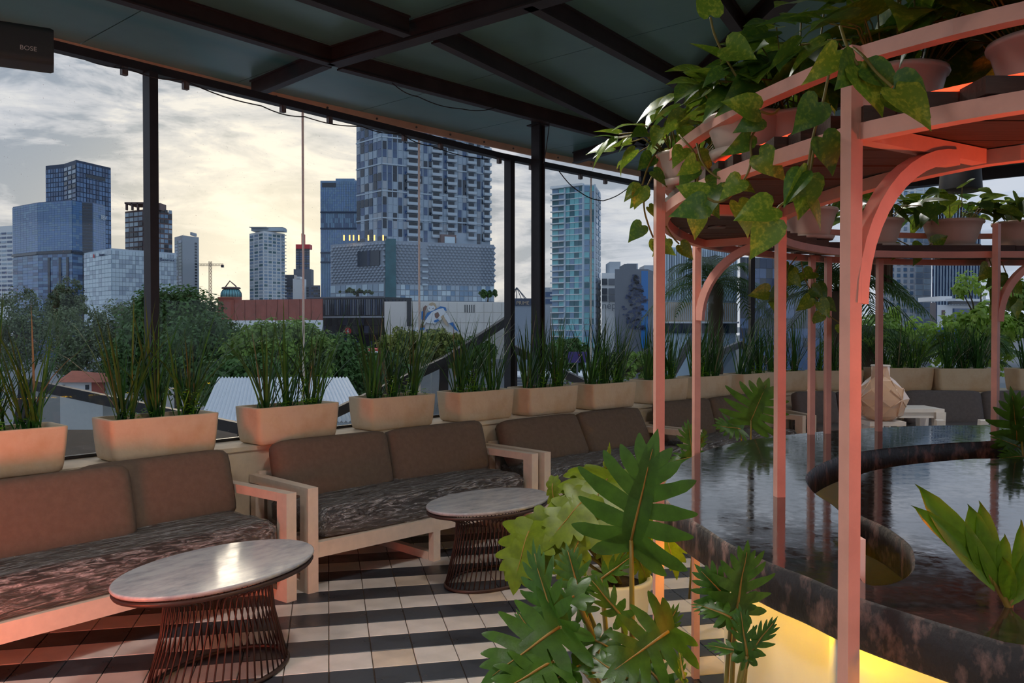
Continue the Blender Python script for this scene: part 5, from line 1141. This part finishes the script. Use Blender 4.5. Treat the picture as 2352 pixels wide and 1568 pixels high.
TRM_ = dict(green=mat('foliage_green', srgb(80, 112, 52), .7, var=.4, vs=.6, trans=.25), lime=mat('foliage_lime', srgb(124, 152, 62), .7, var=.35, vs=.8, trans=.3), olive=mat('foliage_olive', srgb(108, 122, 84), .7, var=.35, vs=.5, trans=.2), bright=mat('foliage_bright', srgb(176, 206, 96), .6, var=.25, vs=3, trans=.45), yellow=mat('foliage_yellow', srgb(140, 146, 62), .7, var=.3, vs=1, trans=.3))
def tree(px, py, Y, rx, rz, m, n, lab, s_=.22, seed=0):
    n = int(n * 1.7); s_ *= .72; GZ = -9.0 if Y < 200 else (zz(692, 288) if px > 1000 else zz(682, 292))
    rd = random.Random(seed); c = D(px, py, Y); k = Y / FPX; t = empty('tree', (c.x, c.y, GZ), lab, 'tree', 'trees below the terrace'); R = (rx * k, rx * k * .8, rz * k)
    q, cl = crown(c, R, n, s_, rd); q.build('foliage', TRM_[m], t, world=True)
    w = MB(); w.tube([V(c.x, c.y, GZ), V(c.x + .2, c.y, (GZ + c.z) / 2), V(c.x, c.y, c.z)], [rx * k * .09, rx * k * .07, rx * k * .03], 7)
    for p, r in cl[:14]: w.tube([V(c.x, c.y, c.z - R[2] * .5), (V(c.x, c.y, c.z) + p) / 2 - V(0, 0, .3), p], [rx * k * .035, rx * k * .02, rx * k * .008], 5)
    w.build('trunk', Q['bark'], t, world=True)
TL = [(40, 760, 62, 75, 95, 'olive', 5200, 'grey-green eucalyptus at the left edge below the blue offices'), (150, 700, 66, 42, 62, 'olive', 3600, 'tall feathery eucalyptus crown against the curved offices'), (180, 790, 58, 80, 90, 'olive', 5200, 'broad eucalyptus behind the tile-roofed house'), (290, 770, 60, 75, 90, 'olive', 4600, 'loose eucalyptus below the pale bank box'),
      (400, 745, 50, 110, 85, 'green', 9000, 'dark green tree crowding the window post'), (330, 830, 46, 80, 90, 'green', 6500, 'shaded green tree low behind the second planter'), (470, 820, 44, 110, 90, 'green', 7000, 'dense green tree sloping down from the window post'), (640, 820, 40, 120, 80, 'lime', 9500, 'bright lime tree below the brick hall'), (560, 880, 36, 100, 60, 'green', 6000, 'low green tree above the white shed roof'),
      (760, 850, 42, 90, 80, 'green', 7000, 'round green tree before the dark lobby'), (870, 865, 48, 70, 60, 'green', 4000, 'dark tree tucked behind the fourth planter'), (930, 800, 110, 60, 42, 'yellow', 4200, 'yellowish street tree below the mural'), (1010, 800, 115, 60, 38, 'yellow', 4200, 'second yellowish street tree below the mural wall'), (1085, 815, 105, 55, 36, 'green', 3200, 'green street tree beside the sloping canopy beam'), (1300, 815, 90, 50, 36, 'green', 3000, 'small green street tree at the foot of the teal tower'),
      (1120, 675, 300, 22, 12, 'green', 700, 'roof garden tree on the corner of the mall podium'), (820, 668, 304, 50, 8, 'olive', 900, 'roof garden shrubs along the black glazed box'), (1450, 840, 60, 90, 30, 'lime', 3500, 'low lime hedge below the tree mural block')]
for i, (px, py, Y, rx, rz, m, n, lab) in enumerate(TL): tree(px, py, Y, rx, rz, m, n, lab, (.20 if Y < 70 else .45 if Y < 200 else .8) * (.8 if m == 'olive' else 1), 40 + i)
# shrubs and palms just outside the far ledge
def shrub(x, y, z, R, m, n, lab, s_=.05, seed=0):
    rd = random.Random(seed); t = empty('shrub', (x, y, .8), lab, 'shrub', 'shrubs outside the far ledge'); q, cl = crown(V(x, y, z), R, n, s_, rd); q.build('foliage', TRM_[m], t, world=True); w = MB()
    for p, r in cl[:10]: w.tube([V(x, y, .78), (V(x, y, z) + p) / 2, p], [.02, .012, .005], 5)
    w.build('stem', Q['bark'], t, world=True)
shrub(6.5, 11.6, 1.6, (.6, .4, .75), 'bright', 2600, 'airy lime shrub beyond the last arched post', .05, 71); shrub(5.6, 12.2, 1.3, (.9, .4, .6), 'bright', 3600, 'low lime shrub behind the densest planter', .05, 72); shrub(7.4, 11.8, 1.9, (.7, .4, .7), 'lime', 2200, 'green shrub at the far right edge', .05, 73); shrub(4.9, 12.0, 1.25, (.5, .3, .5), 'bright', 1500, 'small lime shrub between lamp and palm', .05, 74)
def palm(x, y, z0, zt, nf, L_, lab, seed):
    rd = random.Random(seed); t = empty('palm', (x, y, z0), lab, 'palm'); b = MB(); k = 14
    b.lathe([(.10 + .015 * (i % 2), (zt - z0) * i / k) for i in range(k + 1)], 10); b.build('trunk', Q['bark'], t)
    for i in range(nf):
        az = 2 * pi * i / nf + rd.uniform(-.2, .2); el = rd.uniform(-.1, 1.25); LL = L_ * rd.uniform(.8, 1.1); q = MB(); pts = []; h = V(cos(az), sin(az), 0)
        for j in range(13): s_ = j / 12; pts.append(V(0, 0, zt - z0) + h * LL * s_ * (cos(el) * .75 + .25) + V(0, 0, LL * (sin(el) * s_ - .75 * s_ ** 2.2)))
        q.tube(pts, [.010 - .007 * j / 12 for j in range(13)], 4)
        for j in range(24):
            s_ = .12 + .87 * j / 23; f_ = s_ * 12; a = int(min(f_, 11)); p = pts[a].lerp(pts[a + 1], f_ - a); tg = (pts[a + 1] - pts[a]).normalized(); sd = tg.cross(V(0, 0, 1)).normalized(); ll = LL * .34 * sin(pi * (s_ * .85 + .12)) * rd.uniform(.85, 1.1)
            for sg in (-1, 1):
                dr = (tg * .75 + sd * sg * .8 + V(0, 0, -.12)).normalized(); e = p + dr * ll - V(0, 0, ll * .28); md = p + dr * ll * .5; w = tg * .011; q.add([p - w, p + w, md + w, md - w], [(0, 1, 2, 3)]); q.add([md - w, md + w, e], [(0, 1, 2)])
        q.build('frond', TRM_['green'], t)
palm(4.25, 10.9, .8, 2.05, 22, 1.25, 'pygmy date palm with a dark trunk behind the pearly lamp', 81); palm(5.05, 11.9, .6, 1.35, 14, .9, 'small palm with a fibrous trunk beside the densest planter', 82); palm(6.25, 11.3, .6, 1.2, 14, .9, 'short feathery palm beyond the last curved brace', 83); palm(2.9, 11.9, .3, 2.2, 16, 1.15, 'palm outside the glass seen between the thin posts', 84)
# ================================================================== NEIGHBOURING ROOFS OUTSIDE
h = empty('house', D(190, 905, 46), 'small white house with a hipped terracotta roof among the trees', 'house')
a, b = D(138, 905, 46), D(236, 905, 46); zt = zz(878, 46); MB().prism([(a.x, a.y), (b.x, b.y), (b.x, b.y + 4), (a.x, a.y + 4)], GZ, zt).build('walls', Q['white'], h, world=True)
r = MB(); c1 = D(128, 878, 45.6); c2 = D(240, 878, 45.6); r1 = D(165, 851, 48); r2 = D(178, 851, 48); r.add([c1, c2, c2 + V(0, 4.8, 0), c1 + V(0, 4.8, 0), r1, r2], [(0, 1, 5, 4), (1, 2, 5), (2, 3, 4, 5), (3, 0, 4), (3, 2, 1, 0)]); r.build('roof', Q['tile'], h, world=True)
for px in (145, 200): MB().box(D(px, 889, 45.95), (.16, .1, .26)).build('window', Q['dark'], h, world=True)
MB().box(D(226, 893, 45.9), (.7, .1, .8)).build('brick_side', Q['red'], h, world=True)
sh = empty('shed', D(640, 930, 20), 'white corrugated shed roof just outside the third planter', 'shed'); q = MB(); A, B2 = D(455, 960, 17), D(860, 905, 17); A2, B3 = D(500, 935, 24), D(800, 880, 24); A.z = B2.z = -.35; A2.z = B3.z = .15
vs = []
for i in range(81):
    t = i / 80; o = V(0, 0, .05 * (i % 2)); vs += [A.lerp(B2, t) + o, A2.lerp(B3, t) + o]
q.add(vs, [(2 * i, 2 * i + 2, 2 * i + 3, 2 * i + 1) for i in range(80)]); q.build('corrugated_roof', Q['roofw'], sh, world=True); q = MB(); q.add([A, B2, B2 - V(0, 0, 3), A - V(0, 0, 3)], [(0, 1, 2, 3)]); q.build('shed_wall', Q['roofw'], sh, world=True)
M_['mesh'] = glass_mat('translucent_sheet', (.62, .62, .60), .03, .3)
def canopy(nm, lab, l, sheet, w=.07):
    t = empty(nm, D(*l[0][0]), lab, 'canopy')
    for a, b in l: MB().bar(D(*a), D(*b), w, w * 1.6).build('beam', M_['steel'], t, world=True)
    if sheet: q = MB(); q.add([D(*p) for p in sheet], [tuple(range(len(sheet)))]); q.build('sheet', M_['mesh'], t, world=True)
canopy('canopy', 'sloping dark canopy frame outside below the second planter', [((60, 880, 9.5), (560, 985, 8.5)), ((60, 880, 9.5), (40, 1010, 9.5)), ((560, 985, 8.5), (560, 1060, 8.5))], [(60, 884, 9.5), (560, 988, 8.5), (560, 1060, 8.5), (40, 1060, 9.5)])
canopy('canopy', 'dark canopy rafter rising to the corner window post', [((690, 985, 9.6), (1020, 830, 11)), ((1020, 830, 11), (1165, 735, 12)), ((1020, 830, 11), (1020, 930, 11))], [(700, 985, 9.6), (1020, 834, 11), (1165, 740, 12), (1165, 930, 12), (1000, 960, 11)])
canopy('canopy', 'dark canopy rafter falling away beyond the steel column', [((1180, 800, 13), (1345, 882, 12)), ((1180, 800, 13), (1180, 900, 13))], None)
canopy('canopy', 'gabled canopy frame outside behind the outermost posts', [((1535, 875, 13), (1598, 765, 14)), ((1640, 815, 14), (1700, 790, 15)), ((1700, 790, 15), (1770, 835, 15)), ((1640, 815, 14), (1640, 1150, 14)), ((1770, 835, 15), (1770, 1120, 15)), ((1535, 875, 13), (1535, 1150, 13))], [(1640, 818, 14), (1700, 793, 15), (1770, 838, 15), (1770, 880, 15), (1640, 880, 14)])
lp = empty('street_lamp', bp(991, 120) + V(0, 0, GZ), 'white street lamp standing in front of the mural', 'lamp post'); MB().tube([bp(991, 120) + V(0, 0, GZ), D(991, 762, 120)], .12, 6).build('pole', Q['white'], lp, world=True); MB().box(D(991, 769, 120), (.9, .2, .12)).build('lamp_head', Q['white'], lp, world=True)
bb = empty('billboard', D(1326, 870, 62), 'purple billboard with a red mark beyond the sixth planter', 'billboard'); MB().box(D(1326, 820, 62), (1.4, .2, .8)).build('panel', Q['purple'], bb, world=True); MB().box(D(1326, 850, 62), (.12, .12, 1.6)).build('pole', Q['conc'], bb, world=True); MB().lathe([(.01, -.02), (.13, -.02), (.13, .02), (.01, .02)], 12, c=D(1333, 815, 61.8)).build('mark', Q['redb'], bb, world=True)
B = Bld('park_building', 'low white car park decks beyond the sixth planter', [(1180, 100), (1460, 100)], 862, Q['white'], 10)
for k in range(3): B.band(0, 866 + k * 7, 869 + k * 7, Q['conc'], .2, .2, 'deck_gap')
B = Bld('shop_row', 'low red and white shop row beneath the yellowish trees', [(838, 130), (905, 130)], 802, Q['redb'], 10); B.band(0, 806, 812, Q['white'], .1, .1, 'shop_sign', (.1, .6))
# ================================================================== ADDED FILL SPOTS AND RED FLOOD LAMPS
def fill_spot(x, y, en, col, lab, tgt=None, size=radians(150), r=.18):  # invented fixture and spot, added to brighten the interior
    t = empty('fill_spot', (x, y, ZP - .30), lab, 'lamp', 'added fill spots over the terrace')
    MB().lathe([(.05, .0), (.075, .0), (.075, .18), (.03, .20), (.012, .30)], 20).build('lamp_body', M_['black'], t)
    l = bpy.data.lights.new('fill_spot', 'SPOT'); l.energy = en; l.color = col; l.spot_size = size; l.spot_blend = 1.0; l.shadow_soft_size = r
    o = bpy.data.objects.new('lamp_light', l); C.objects.link(o); o.parent = t; o.location = (0, 0, -.02)
for (x, y, e, w_) in ((-1.6, 1.4, 120, 'nearest the first table'), (-2.6, -.6, 95, 'behind the camera on the window side'), (.6, -1.0, 130, 'behind the camera over the aisle'), (-.2, 3.2, 100, 'over the aisle before the bar'), (2.4, 5.4, 60, 'between bar and far sofas'), (4.9, 7.0, 80, 'over the far sofas')):
    fill_spot(x, y, e, (1, .96, .92), 'added black fill spot %s' % w_)
def flood(P, d, en, lab, r=.06):
    t = empty('flood_lamp', P, lab, 'lamp', 'red floodlights'); MB().box((0, 0, -.03), (.10, .10, .05)).build('lamp_body', M_['black'], t)
    l = bpy.data.lights.new('red_flood', 'SPOT' if d else 'POINT'); l.energy = en; l.color = (1, .13, .03); l.shadow_soft_size = r
    if d: l.spot_size = radians(110); l.spot_blend = .8
    o = bpy.data.objects.new('lamp_light', l); C.objects.link(o); o.parent = t; o.location = (0, 0, .08)
    if d: o.rotation_euler = (Vector(P) - Vector(d)).to_track_quat('Z', 'Y').to_euler()
flood((1.3, 1.55, 1.35), None, 10, 'small red flood lamp inside the bar out of view'); flood((1.5, 1.25, 2.22), None, 8, 'small red flood lamp over the shelf corner out of view'); flood((-2.1, 1.9, .3), (-2.15, 4.1, .45), 110, 'small red flood lamp on the floor by the nearest sofa', .32)
